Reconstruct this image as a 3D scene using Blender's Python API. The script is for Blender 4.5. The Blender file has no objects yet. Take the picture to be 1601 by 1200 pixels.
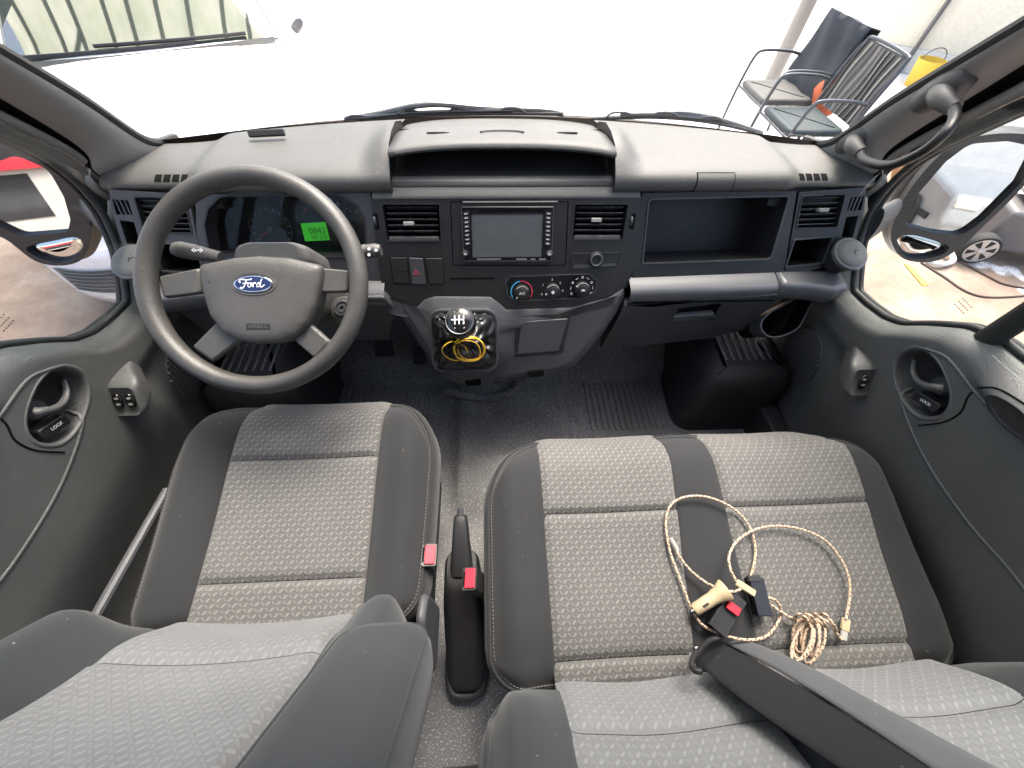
import bpy, math, random
import numpy as np
from mathutils import Vector, Matrix
from mathutils.geometry import tessellate_polygon

random.seed(7); np.random.seed(7)
D = bpy.data
SC = bpy.context.scene
COL = SC.collection

# ------------------------------------------------------------------ camera
CAM = np.array([-.03, 0.0, 1.22])
FOC = 593.0
_p, _yw, _rl = math.radians(55.6), math.radians(4.35), math.radians(2.15)
_right = np.array([math.cos(_yw), -math.sin(_yw), 0]); _f0 = np.array([math.sin(_yw), math.cos(_yw), 0]); _z = np.array([0, 0, 1.])
FW = math.cos(_p)*_f0 - math.sin(_p)*_z
_up = math.sin(_p)*_f0 + math.cos(_p)*_z
R2 = math.cos(_rl)*_right + math.sin(_rl)*_up
U2 = -math.sin(_rl)*_right + math.cos(_rl)*_up
cd = D.cameras.new('camera'); cam = D.objects.new('camera', cd); COL.objects.link(cam)
cd.sensor_width = 36; cd.lens = 36*FOC/1601; cd.clip_start = .02; cd.clip_end = 500
m = Matrix.Identity(4)
for i in range(3):
    m[i][0] = R2[i]; m[i][1] = U2[i]; m[i][2] = -FW[i]; m[i][3] = CAM[i]
cam.matrix_world = m
SC.camera = cam

# ------------------------------------------------------------------ light
SUN_EL, SUN_AZ = math.radians(62), math.radians(20)      # azimuth from +Y towards +X
w = D.worlds.new('World'); SC.world = w; w.use_nodes = True
nt = w.node_tree; nt.nodes.clear()
sky = nt.nodes.new('ShaderNodeTexSky'); sky.sky_type = 'NISHITA'; sky.sun_disc = False
sky.sun_elevation = SUN_EL; sky.sun_rotation = SUN_AZ; sky.air_density = 1.0; sky.dust_density = 6.5; sky.ozone_density = .8
bg = nt.nodes.new('ShaderNodeBackground'); bg.inputs[1].default_value = .15
wo = nt.nodes.new('ShaderNodeOutputWorld')
nt.links.new(sky.outputs[0], bg.inputs[0]); nt.links.new(bg.outputs[0], wo.inputs[0])
sl = D.lights.new('sun', 'SUN'); sl.energy = 1.5; sl.angle = math.radians(25); sl.color = (1, .96, .91)
sun = D.objects.new('sun', sl); COL.objects.link(sun)
sd = Vector((math.sin(SUN_AZ)*math.cos(SUN_EL), math.cos(SUN_AZ)*math.cos(SUN_EL), math.sin(SUN_EL)))
sun.rotation_euler = sd.to_track_quat('Z', 'Y').to_euler(); sun.location = (2, 4, 6)
vs = SC.view_settings
vs.view_transform = 'Standard'; vs.look = 'None'; vs.gamma = 1; vs.exposure = 2.12; vs.use_curve_mapping = False
SC.render.engine = 'CYCLES'
SC.cycles.max_bounces = 8; SC.cycles.diffuse_bounces = 4; SC.cycles.transparent_max_bounces = 12
SC.cycles.use_denoising = True
SC.cycles.sample_clamp_indirect = 6

# ------------------------------------------------------------------ measuring: a photo point on a plane of the cab
def ray(px, py): return FW + R2*(px-800.5)/FOC + U2*(600-py)/FOC
def onx(px, py, x): d = ray(px, py); return CAM + d*(x-CAM[0])/d[0]
def ony(px, py, y): d = ray(px, py); return CAM + d*(y-CAM[1])/d[1]
def onz(px, py, z): d = ray(px, py); return CAM + d*(z-CAM[2])/d[2]
def onp(px, py, P, n): d = ray(px, py); P = np.asarray(P, float); return CAM + d*((P-CAM) @ n)/(d @ n)

class Frame:
    def __init__(s, o, u, v, n=None):
        nz = lambda a: np.asarray(a, float)/np.linalg.norm(a)
        s.o = np.asarray(o, float); s.u = nz(u); s.v = nz(v); s.n = nz(np.cross(s.u, s.v)) if n is None else nz(n)
    def __call__(s, a, b, c=0): return s.o + s.u*a + s.v*b + s.n*c
    def px(s, x, y, c=0):
        q = onp(x, y, s.o + s.n*c, s.n) - s.o
        return (q @ s.u, q @ s.v)
    def pl(s, pts, c=0): return [s.px(x, y, c) for x, y in pts]
    def at(s, a, b, c=0, rot=0, tilt=0):
        u = s.u*math.cos(rot)+s.v*math.sin(rot); v = -s.u*math.sin(rot)+s.v*math.cos(rot)
        return Frame(s(a, b, c), u, v, s.n)

# ------------------------------------------------------------------ materials
MATS = {}
class NT:
    def __init__(s, name):
        s.m = D.materials.new(name); s.m.use_nodes = True; s.t = s.m.node_tree; s.t.nodes.clear()
        s.out = s.n('ShaderNodeOutputMaterial'); s.b = s.n('ShaderNodeBsdfPrincipled'); s.l(s.b.outputs[0], s.out.inputs[0])
    def n(s, t, **k):
        x = s.t.nodes.new(t)
        for a, b in k.items(): setattr(x, a, b)
        return x
    def l(s, a, b): s.t.links.new(a, b)
    def set(s, sock, v):
        if hasattr(v, 'is_linked') or isinstance(v, bpy.types.NodeSocket): s.l(v, sock)
        else: sock.default_value = v
    def math(s, op, a, b=0.0, c=0.0, clamp=False):
        x = s.n('ShaderNodeMath', operation=op, use_clamp=clamp)
        s.set(x.inputs[0], a); s.set(x.inputs[1], b); s.set(x.inputs[2], c); return x.outputs[0]
    def noise(s, vec, scale, detail=3, rough=.55, out=0):
        x = s.n('ShaderNodeTexNoise'); s.l(vec, x.inputs['Vector']); x.inputs['Scale'].default_value = scale
        x.inputs['Detail'].default_value = detail; x.inputs['Roughness'].default_value = rough; return x.outputs[out]
    def ramp(s, f, stops):
        x = s.n('ShaderNodeValToRGB'); s.l(f, x.inputs[0]); e = x.color_ramp.elements
        while len(e) < len(stops): e.new(.5)
        for k, (p, c) in zip(e, stops): k.position = p; k.color = (*c, 1) if len(c) == 3 else c
        return x.outputs[0]
    def mix(s, f, a, b):
        x = s.n('ShaderNodeMix', data_type='RGBA')
        s.set(x.inputs[0], f)
        for sock, v in ((x.inputs[6], a), (x.inputs[7], b)):
            if isinstance(v, bpy.types.NodeSocket): s.l(v, sock)
            else: sock.default_value = (*v, 1)
        return x.outputs[2]
    def bump(s, h, strength, dist=.001):
        x = s.n('ShaderNodeBump'); x.inputs['Strength'].default_value = strength; x.inputs['Distance'].default_value = dist
        s.l(h, x.inputs['Height']); s.l(x.outputs[0], s.b.inputs['Normal'])
    def tc(s, o='Object'): return s.n('ShaderNodeTexCoord').outputs[o]

def plastic(name, col, rough=.5, grain=900, bstr=.25, var=.12, spec=.5, dust=.0):
    t = NT(name); v = t.tc()
    n1 = t.noise(v, 6, 4); n2 = t.noise(v, grain, 2)
    a = tuple(c*(1-var) for c in col); b = tuple(min(1, c*(1+var)) for c in col)
    c = t.ramp(n1, [(.3, a), (.7, b)])
    if dust:
        n3 = t.noise(v, 45, 5, .7)
        c = t.mix(t.math('MULTIPLY', t.ramp(n3, [(.55, (0,)*3), (.75, (1,)*3)]), dust), c, (.35, .33, .3))
    t.l(c, t.b.inputs['Base Color'])
    t.l(t.ramp(n1, [(.2, (rough-.06,)*3), (.8, (rough+.08,)*3)]), t.b.inputs['Roughness'])
    t.b.inputs['Specular IOR Level'].default_value = spec
    if bstr: t.bump(n2, bstr, .0010)
    MATS[name] = t.m; return t.m
def simple(name, col, rough=.4, metal=0, spec=.5, emit=None, es=1):
    t = NT(name); t.b.inputs['Base Color'].default_value = (*col, 1); t.b.inputs['Roughness'].default_value = rough
    v = t.tc(); n = t.noise(v, 30, 3)
    t.l(t.ramp(n, [(.2, tuple(c*.9 for c in col)), (.8, tuple(min(1, c*1.08) for c in col))]), t.b.inputs['Base Color'])
    t.b.inputs['Metallic'].default_value = metal; t.b.inputs['Specular IOR Level'].default_value = spec
    if emit: t.b.inputs['Emission Color'].default_value = (*emit, 1); t.b.inputs['Emission Strength'].default_value = es
    MATS[name] = t.m; return t.m
def fabric(name, col, weave=None, hi=None, rough=.85, contrast=1.0, cell=.0085, fine=1500, worn=.10, sheen=.12):
    t = NT(name); o = t.tc(); uv = t.tc('UV')
    n1 = t.noise(o, 9, 4); nf = t.noise(o, fine, 2); n2 = t.noise(o, 60, 3, .7)
    base = t.ramp(n1, [(.3, tuple(c*(1-worn) for c in col)), (.7, tuple(c*(1+worn) for c in col))])
    base = t.mix(t.math('MULTIPLY', t.ramp(nf, [(.35, (0,)*3), (.65, (1,)*3)]), .35), base, tuple(c*1.5 for c in col))
    lint = t.noise(o, 170, 1, .4)
    base = t.mix(t.math('MULTIPLY', t.ramp(lint, [(.78, (0,)*3), (.84, (1,)*3)]), .35), base, (.4, .38, .35))
    if weave:
        sep = t.n('ShaderNodeSeparateXYZ'); t.l(uv, sep.inputs[0])
        X = t.math('DIVIDE', sep.outputs[0], cell); Y = t.math('DIVIDE', sep.outputs[1], cell)
        i = t.math('FLOOR', X); j = t.math('FLOOR', Y)
        par = t.math('SUBTRACT', t.math('MULTIPLY', t.math('FLOORED_MODULO', t.math('ADD', i, j), 2), 2), 1)
        lx = t.math('SUBTRACT', t.math('FRACT', X), .5); ly = t.math('SUBTRACT', t.math('FRACT', Y), .5)
        py = t.math('MULTIPLY', ly, par)
        a = t.math('ADD', lx, py); b = t.math('SUBTRACT', lx, py)
        d = t.math('ADD', t.math('POWER', t.math('ABSOLUTE', t.math('DIVIDE', a, .78)), 3), t.math('POWER', t.math('ABSOLUTE', t.math('DIVIDE', b, .36)), 2))
        mk = t.ramp(d, [(.25, (1,)*3), (1.0, (0,)*3)])
        side = t.math('MULTIPLY', t.math('ADD', t.math('MULTIPLY', par, .3), .7), contrast)
        base = t.mix(t.math('MULTIPLY', mk, side), base, hi)
        h = t.math('ADD', t.math('MULTIPLY', mk, 1.0), t.math('MULTIPLY', nf, .25))
        t.bump(h, .55*min(1, contrast+.2), .0018)
    else:
        t.bump(nf, .5, .0008)
    t.l(base, t.b.inputs['Base Color']); t.b.inputs['Roughness'].default_value = rough
    t.b.inputs['Specular IOR Level'].default_value = .25
    t.b.inputs['Sheen Weight'].default_value = sheen; t.b.inputs['Sheen Roughness'].default_value = .5
    MATS[name] = t.m; return t.m
def glass(name, tint=(.97, .99, .98), refl=1.0):
    t = NT(name); t.t.nodes.remove(t.b)
    tr = t.n('ShaderNodeBsdfTransparent'); tr.inputs[0].default_value = (*tint, 1)
    gl = t.n('ShaderNodeBsdfGlossy'); gl.inputs['Roughness'].default_value = .02
    lw = t.n('ShaderNodeLayerWeight'); lw.inputs[0].default_value = .5
    fac = t.math('MULTIPLY', t.math('ADD', t.math('MULTIPLY', t.math('POWER', lw.outputs['Facing'], 5), .9), .035), refl)
    mx = t.n('ShaderNodeMixShader'); t.l(fac, mx.inputs[0]); t.l(tr.outputs[0], mx.inputs[1]); t.l(gl.outputs[0], mx.inputs[2])
    t.l(mx.outputs[0], t.out.inputs[0]); MATS[name] = t.m; return t.m

# ------------------------------------------------------------------ objects
BASE = {}
def tag(o, label=None, cat=None, group=None, kind=None):
    if label: o['label'] = label
    if cat: o['category'] = cat
    if group: o['group'] = group
    if kind: o['kind'] = kind
    return o
def thing(name, label, cat, loc=(0, 0, 0), group=None):
    o = D.objects.new(name, None); COL.objects.link(o); o.location = loc; o.empty_display_size = .05
    BASE[o.name] = np.asarray(loc, float); return tag(o, label, cat, group)
def rawmesh(name, V, F, uv=None, sharp=35):
    me = D.meshes.new(name); me.from_pydata([tuple(map(float, v)) for v in V], [], [tuple(int(i) for i in f) for f in F]); me.validate(); me.update()
    if sharp is None: me.shade_flat()
    else:
        me.shade_smooth(); me.set_sharp_from_angle(angle=math.radians(sharp))
    if uv is not None:
        l = me.uv_layers.new(name='UVMap'); 
        idx = np.empty(len(me.loops), int); me.loops.foreach_get('vertex_index', idx)
        l.data.foreach_set('uv', np.asarray(uv, float)[idx].ravel())
    return me
def obj(name, mb, mat, parent=None, sharp=35, bevel=0, seg=2, subsurf=0, uv=None, loc=None, solid=0):
    V, F = (mb.V, mb.F) if isinstance(mb, MB) else mb
    V = np.asarray(V, float)
    base = BASE[parent.name] if parent else np.asarray(loc if loc is not None else (0, 0, 0), float)
    me = rawmesh(name, V - base, F, uv, sharp)
    me.materials.append(MATS[mat] if isinstance(mat, str) else mat)
    o = D.objects.new(name, me); COL.objects.link(o)
    if parent: o.parent = parent
    else: o.location = base
    BASE[o.name] = base
    if solid:
        s = o.modifiers.new('t', 'SOLIDIFY'); s.thickness = solid; s.offset = -1
    if bevel:
        b = o.modifiers.new('b', 'BEVEL'); b.width = bevel; b.segments = seg; b.limit_method = 'ANGLE'; b.angle_limit = math.radians(40)
    if subsurf:
        s = o.modifiers.new('s', 'SUBSURF'); s.levels = s.render_levels = subsurf
    return o

def rnd(pts, r, seg=5):
    """round the corners of a 2D polygon; r is one radius or one per corner"""
    n = len(pts); out = []
    rs = r if isinstance(r, (list, tuple)) else [r]*n
    for i in range(n):
        p = np.array(pts[i]); a = np.array(pts[i-1]) - p; b = np.array(pts[(i+1) % n]) - p
        la, lb = np.linalg.norm(a), np.linalg.norm(b)
        if rs[i] <= 0 or la == 0 or lb == 0: out.append(tuple(p)); continue
        a /= la; b /= lb
        ang = math.acos(max(-1, min(1, a @ b)))
        if ang > 3.05: out.append(tuple(p)); continue
        d = min(rs[i]/math.tan(ang/2), la*.48, lb*.48)
        p0, p1 = p + a*d, p + b*d
        for k in range(seg+1):
            t = k/seg; out.append(tuple((1-t)**2*p0 + 2*t*(1-t)*p + t*t*p1))
    return out
def area2(p): p = np.asarray(p); return .5*np.sum(p[:, 0]*np.roll(p[:, 1], -1) - np.roll(p[:, 0], -1)*p[:, 1])
def ccw(p): return list(p) if area2(p) > 0 else list(p)[::-1]
def inset(pts, d):
    """move each vertex of a ccw polygon inwards by d"""
    P = np.asarray(pts, float); n = len(P); out = []
    for i in range(n):
        e0 = P[i]-P[i-1]; e1 = P[(i+1) % n]-P[i]
        n0 = np.array([-e0[1], e0[0]])/(np.linalg.norm(e0)+1e-12); n1 = np.array([-e1[1], e1[0]])/(np.linalg.norm(e1)+1e-12)
        m = n0+n1; L = m @ m
        m = m*2/L if L > .3 else n0
        if np.linalg.norm(m) > 2: m = m/np.linalg.norm(m)*2
        out.append(tuple(P[i] + m*d/ (1 if True else 1)))
    return out
def circ(r, n=32, a0=0, rx=None): return [(r*math.cos(a0+2*math.pi*k/n), (rx or r)*math.sin(a0+2*math.pi*k/n)) for k in range(n)]
def catmull(P, n=8, closed=False):
    P = [np.asarray(p, float) for p in P]; out = []
    N = len(P)
    for i in range(N if closed else N-1):
        p1, p2 = P[i], P[(i+1) % N]
        p0 = P[i-1] if (i > 0 or closed) else 2*p1-p2
        p3 = P[(i+2) % N] if (i+2 < N or closed) else 2*p2-p1
        for k in range(n):
            t = k/n
            out.append(.5*((2*p1)+(-p0+p2)*t+(2*p0-5*p1+4*p2-p3)*t*t+(-p0+3*p1-3*p2+p3)*t**3))
    if not closed: out.append(P[-1])
    return out

class MB:
    def __init__(s): s.V = []; s.F = []
    def add(s, V, F):
        k = len(s.V); s.V += [np.asarray(v, float) for v in V]; s.F += [tuple(i+k for i in f) for f in F]; return s
    def prism(s, fr, poly, c0, c1):
        P = ccw(poly); n = len(P)
        V = [fr(a, b, c0) for a, b in P] + [fr(a, b, c1) for a, b in P]
        F = [tuple(range(n))[::-1], tuple(range(n, 2*n))] + [(i, (i+1) % n, n+(i+1) % n, n+i) for i in range(n)]
        if c1 < c0: F = [f[::-1] for f in F]
        return s.add(V, F)
    def box(s, fr, a0, a1, b0, b1, c0, c1): return s.prism(fr, [(a0, b0), (a1, b0), (a1, b1), (a0, b1)], c0, c1)
    def plate(s, fr, outer, holes, c0, c1, depth=None):
        """slab with holes; c1 is the front"""
        loops = [ccw(outer)] + [ccw(h)[::-1] for h in holes]
        flat = [p for l in loops for p in l]
        tris = tessellate_polygon([[Vector((a, b, 0)) for a, b in l] for l in loops])
        n = len(flat)
        V = [fr(a, b, c1) for a, b in flat] + [fr(a, b, c0) for a, b in flat]; F = []
        for t in tris:
            p = [flat[i] for i in t]
            if area2(p) < 0: t = t[::-1]
            F.append(tuple(t)); F.append(tuple(i+n for i in t[::-1]))
        k = 0
        for l in loops:
            m_ = len(l)
            for i in range(m_): F.append((k+(i+1) % m_, k+i, n+k+i, n+k+(i+1) % m_))
            k += m_
        return s.add(V, F)
    def pocket(s, fr, outline, c1, c0, shrink=0.0):
        """open box seen from the front: walls from c1 down to c0 and a bottom"""
        P = ccw(outline); Q = inset(P, shrink) if shrink else P; n = len(P)
        V = [fr(a, b, c1) for a, b in P] + [fr(a, b, c0) for a, b in Q]
        F = [(i, n+i, n+(i+1) % n, (i+1) % n) for i in range(n)] + [tuple(range(n, 2*n))]
        return s.add(V, F)
    def pillow(s, fr, outline, levels, cap=True, scale=False):
        """concentric rings: levels = [(inset, c), ...] from the rim to the middle"""
        P = ccw(outline); n = len(P); V = []; F = []
        ctr = np.mean(P, axis=0); rad = np.mean(np.linalg.norm(np.asarray(P)-ctr, axis=1))
        levels = list(levels) + ([(levels[-1][0]+.0012, levels[-1][1])] if cap else [])
        for d, c in levels: V += [fr(a, b, c) for a, b in ((inset(P, d) if not scale else [tuple(np.array(q)+(ctr-np.array(q))*d/rad) for q in P]) if d else P)]
        for k in range(len(levels)-1):
            for i in range(n): F.append((k*n+i, k*n+(i+1) % n, (k+1)*n+(i+1) % n, (k+1)*n+i))
        if cap: F.append(tuple(range((len(levels)-1)*n, len(levels)*n)))
        return s.add(V, F)
    def rings(s, loops, closed=True, cap0=False, cap1=False):
        n = len(loops[0]); V = [p for l in loops for p in l]; F = []
        for k in range(len(loops)-1):
            for i in range(n if closed else n-1): F.append((k*n+i, k*n+(i+1) % n, (k+1)*n+(i+1) % n, (k+1)*n+i))
        if cap0: F.append(tuple(range(n))[::-1])
        if cap1: F.append(tuple(range((len(loops)-1)*n, len(loops)*n)))
        return s.add(V, F)
    def tube(s, pts, r, n=8, closed=False, flat=1.0, up=(0, 0, 1)):
        P = [np.asarray(p, float) for p in pts]; N = len(P); loops = []
        rr = r if isinstance(r, (list, tuple, np.ndarray)) else [r]*N
        prev = None
        for i in range(N):
            t = (P[(i+1) % N]-P[i-1]) if (closed or 0 < i < N-1) else (P[1]-P[0] if i == 0 else P[-1]-P[-2])
            t = t/(np.linalg.norm(t)+1e-12)
            if prev is None:
                a = np.cross(t, up)
                if np.linalg.norm(a) < .05: a = np.cross(t, (1, .2, 0))
            else: a = prev - t*(prev @ t)
            a = a/(np.linalg.norm(a)+1e-12); prev = a; b = np.cross(t, a)
            loops.append([P[i] + (a*math.cos(q) + b*flat*math.sin(q))*rr[i] for q in [2*math.pi*k/n for k in range(n)]])
        if closed: loops.append(loops[0])
        return s.rings(loops, cap0=not closed, cap1=not closed)
    def lathe(s, fr, prof, n=32, ry=1.0, cap=True):
        """profile of (radius, c) about the frame's n axis"""
        loops = [[fr(r*math.cos(q), r*ry*math.sin(q), c) for q in [2*math.pi*k/n for k in range(n)]] for r, c in prof]
        return s.rings(loops, cap0=cap, cap1=cap)
    def grid(s, fn, us, vs_):
        V = [fn(u, v) for v in vs_ for u in us]; nu = len(us)
        F = [(j*nu+i, j*nu+i+1, (j+1)*nu+i+1, (j+1)*nu+i) for j in range(len(vs_)-1) for i in range(nu-1)]
        return s.add(V, F)

def text(name, body, fr, size, mat, parent, thick=.0003, shear=0, align='CENTER', sx=1.0):
    cu = D.curves.new(name, 'FONT'); cu.body = body; cu.size = size; cu.shear = shear; cu.align_x = align; cu.align_y = 'CENTER'; cu.extrude = thick; cu.resolution_u = 3
    tmp = D.objects.new('tmp', cu); COL.objects.link(tmp)
    dg = bpy.context.evaluated_depsgraph_get(); me = D.meshes.new_from_object(tmp.evaluated_get(dg))
    V = [fr(v.co.x*sx, v.co.y, v.co.z) for v in me.vertices]; F = [tuple(p.vertices) for p in me.polygons]
    D.objects.remove(tmp); D.meshes.remove(me)
    return obj(name, (V, F), mat, parent, sharp=None)
def sstep(a, b, x):
    t = np.clip((np.asarray(x, float)-a)/(b-a), 0, 1); return t*t*(3-2*t)
def gauss(x, c, s_): return np.exp(-((x-c)/s_)**2)
XF = lambda o: Frame(o, (1, 0, 0), (0, 1, 0))        # flat frame, normal up

# colours (real surface colours, linear)
plastic('dash_grey', (.068, .067, .063), .55, 450, .7, dust=.10)
plastic('fascia_black', (.0145, .0145, .0150), .42, 500, .5, spec=.45, dust=.035)
plastic('gloss_black', (.008, .008, .009), .12, 900, .0, spec=.5)
plastic('matt_black', (.012, .012, .012), .65, 900, .3)
plastic('console_grey', (.046, .047, .050), .45, 450, .6, dust=.05)
plastic('silver_grey', (.082, .083, .086), .38, 900, .2)
plastic('door_grey', (.078, .079, .076), .5, 420, .7, dust=.07)
plastic('pillar_grey', (.185, .182, .174), .6, 700, .4)
plastic('wheel_grey', (.056, .053, .048), .44, 500, .7, dust=.05)
plastic('vent_slat', (.05, .05, .055), .35, 900, .1)
plastic('tab_grey', (.30, .29, .26), .5, 900, .1)
plastic('rubber', (.016, .016, .016), .6, 600, .3)
plastic('leather_black', (.014, .014, .014), .28, 350, .35, spec=.6)
plastic('rim_worn', (.050, .047, .042), .40, 500, .7, var=.22, dust=.06)
t = MATS['rim_worn'].node_tree; _r = [n for n in t.nodes if n.type == 'VALTORGB'][-1]; _r.color_ramp.elements[0].color = (.26, .26, .26, 1); _r.color_ramp.elements[1].color = (.58, .58, .58, 1)
simple('chrome', (.75, .75, .76), .15, 1)
simple('print_white', (.75, .75, .75), .5)
simple('print_red', (.45, .03, .07), .5)
simple('print_blue', (.05, .35, .6), .5)
simple('emblem_blue', (.01, .018, .07), .25)
simple('lcd_green', (.05, .35, .03), .4, emit=(.04, .50, .02), es=.16)
simple('lcd_dark', (.01, .06, .01), .5)
simple('screen_grey', (.085, .095, .098), .18, spec=.8)
simple('red_plastic', (.42, .018, .035), .5, spec=.3)
simple('yellow_cord', (.72, .42, .03), .5)
simple('mirror_glass', (.50, .51, .52), .01, 1)
simple('metal_dark', (.12, .12, .12), .4, .7)
simple('black_void', (.004, .004, .004), .9, spec=.1)
fabric('seat_weave', (.078, .075, .071), True, (.170, .165, .158), contrast=.75, cell=.0096)
fabric('back_weave', (.112, .115, .116), True, (.205, .211, .212), contrast=.45, cell=.0100)
fabric('seat_dark', (.017, .0175, .0185))
fabric('back_dark', (.024, .027, .029))
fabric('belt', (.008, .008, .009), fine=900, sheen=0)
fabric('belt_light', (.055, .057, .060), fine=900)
glass('glass')
# ================================================================== DASHBOARD
T27 = math.radians(27)
FA = Frame((0, .86, .762), (1, 0, 0), (0, math.sin(T27), math.cos(T27)))       # fascia plane
FL = Frame((0, .722, .545), (1, 0, 0), (0, -.12, .993))                        # lower dash plane
dash = thing('dashboard', 'dark grey van dashboard spanning the cab below the windscreen', 'dashboard', (0, .9, .3))
def yws(x): return 1.16 - .22*x*x

# --- padded tops left and right of the centre pod
prof = [(.868, .748), (.853, .750), (.846, .757), (.843, .766), (.847, .777), (.857, .784), (.875, .789), (.91, .791), (.96, .791), (1.02, .789)]
def pad_pt(x, kf):
    k0 = int(kf); f_ = kf-k0; return pad_fn(x, k0)*(1-f_)+pad_fn(x, k0+1)*f_
def on_pad(x0, x1, k0, k1, off, n=6, m_=10):
    def g(x, k):
        p0 = pad_pt(x, k); e = 1e-3; du = pad_pt(x+e, k)-p0; dv = pad_pt(x, k+.05)-p0; nn = np.cross(du, dv); nn /= np.linalg.norm(nn); return p0+nn*off
    return MB().grid(g, np.linspace(x0, x1, n), np.linspace(k0, k1, m_))
def pad_fn(x, k):
        ax = abs(x)
        if k < len(prof): y, z = prof[k]
        else: y, z = (yws(x)*.6+1.02*.4, .7865) if k == len(prof) else (yws(x)+.002, .781)
        r = sstep(.70, .655, ax)
        z += (.004*r - .009*(1-r)) * sstep(.757, .785, z) - .010*(1-r)*sstep(.76, .74, z)*0
        y += .012*(1-r)*sstep(.93, .86, y)
        b = sstep(.325, .262, ax)
        z += .038*b*sstep(.757, .79, z)*sstep(.845, .93, y)*sstep(1.13, 1.0, y)
        return np.array([x, y, z])
def top_pad(sg, x0, x1, xs_):
    return MB().grid(pad_fn, xs_ if sg > 0 else [-q for q in xs_][::-1], range(len(prof)+2))
xs_ = sorted(set(list(np.linspace(.25, .33, 9)) + list(np.linspace(.33, .64, 10)) + list(np.linspace(.64, .72, 9)) + list(np.linspace(.72, .875, 6))))
for sg in (-1, 1):
    p = obj('top_pad', top_pad(sg, .25, .87, xs_), 'dash_grey', dash, sharp=60)
    # inner cheek of the pod
    x = .2505*sg
    loop = [(y, z+ (.038*float(sstep(.757, .79, z)*sstep(.845, .93, y)*sstep(1.13, 1.0, y)) + .004*float(sstep(.757, .785, z)))) for y, z in prof] + [(1.10, .80)]
    V = [(x, y, z) for y, z in loop] + [(x, max(y, .862), .74) for y, z in loop]
    n = len(loop)
    obj('pod_cheek', (V, [(i, i+1, n+i+1, n+i) for i in range(n-1)]), 'fascia_black', dash)
    if sg > 0:
        obj('flap_gap', on_pad(.437, .527, 1.2, 5.3, .0006), 'black_void', dash, sharp=80)
        obj('access_flap', on_pad(.4395, .5245, 1.2, 5.1, .0016), 'dash_grey', dash, sharp=80)
    # demister slots in the end of the pad
    for k in range(4):
        x_ = .690+.0185*k
        a_, b_ = sorted((sg*x_, sg*(x_+.0145)))
        obj('demister_slot', on_pad(a_, b_, 4.2, 5.6, .0007), 'black_void', dash, sharp=80)

# --- pod in the middle: hood, shelf, back
def hood(k0=0):
    prof_h = [(.905, .819), (.897, .822), (.893, .828), (.896, .834), (.91, .836), (.94, .833), (.985, .825), (1.03, .813), (1.08, .800), (1.16, .782)]
    def fn(x, k):
        y, z = prof_h[k]; t = (x/.25)**2
        y = y - .018*t*(k < 6) + (0 if k < 9 else -.22*x*x + .004)
        z = z - .010*t**2
        return np.array([x, y, z])
    return MB().grid(fn, np.linspace(-.249, .249, 25), range(len(prof_h)))
obj('pod_hood', hood(), 'dash_grey', dash, sharp=60, solid=.004)
for px_, w_ in ((685, .026), (887, .024)):
    q = onz(px_, 208, .8265); fr = Frame(q, (1, 0, 0), (0, 1, -.20))
    obj('pod_slot', MB().prism(fr, circ(w_, 24, rx=.0055), -.002, .0018), 'black_void', dash)
q = onz(785, 207, .828); fr = Frame(q, (1, 0, 0), (0, 1, -.20))
arc = [(.048*math.cos(a), .016*math.sin(a)-.006) for a in np.linspace(.05, math.pi-.05, 24)]
obj('pod_emblem_ridge', MB().tube([fr(a, b, .001) for a, b in arc], .0035, 6), 'dash_grey', dash)
shp = [(.858, .748), (.855, .756), (.858, .764), (.866, .769), (.882, .7705), (.905, .770), (.93, .773), (.96, .780), (1.0, .781), (1.035, .785), (1.045, .803)]
def shelf(x, k):
    y, z = shp[k]; m_ = gauss(abs(x), .15, .05)
    return np.array([x, y, z + (.010*m_ if 6 <= k <= 8 else 0)])
obj('pod_shelf', MB().grid(shelf, np.linspace(-.2495, .2495, 40), range(len(shp))), 'matt_black', dash, sharp=60)
# shoulder: the light ledge below the shelf
sp = [(.885, .7712), (.874, .7716), (.866, .769), (.859, .7635), (.852, .754), FA(0, -.020, .012)[1:], FA(0, -.026, .011)[1:]]
obj('fascia_shoulder', MB().grid(lambda x, k: np.array([x*(1-.012*(k < 2)), sp[k][0], sp[k][1]]), np.linspace(-.296, .315, 30), range(len(sp))), 'dash_grey', dash, sharp=60)

# --- backing so that no light shows through the gaps
obj('carrier', MB().box(FA, -.86, .86, -.30, -.005, -.20, -.115), 'matt_black', dash)

for sg in (-1, 1): obj('gap_filler', MB().box(FA, *sorted((sg*.64, sg*.872)), -.045, .0, -.10, -.012), 'matt_black', dash)
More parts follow.
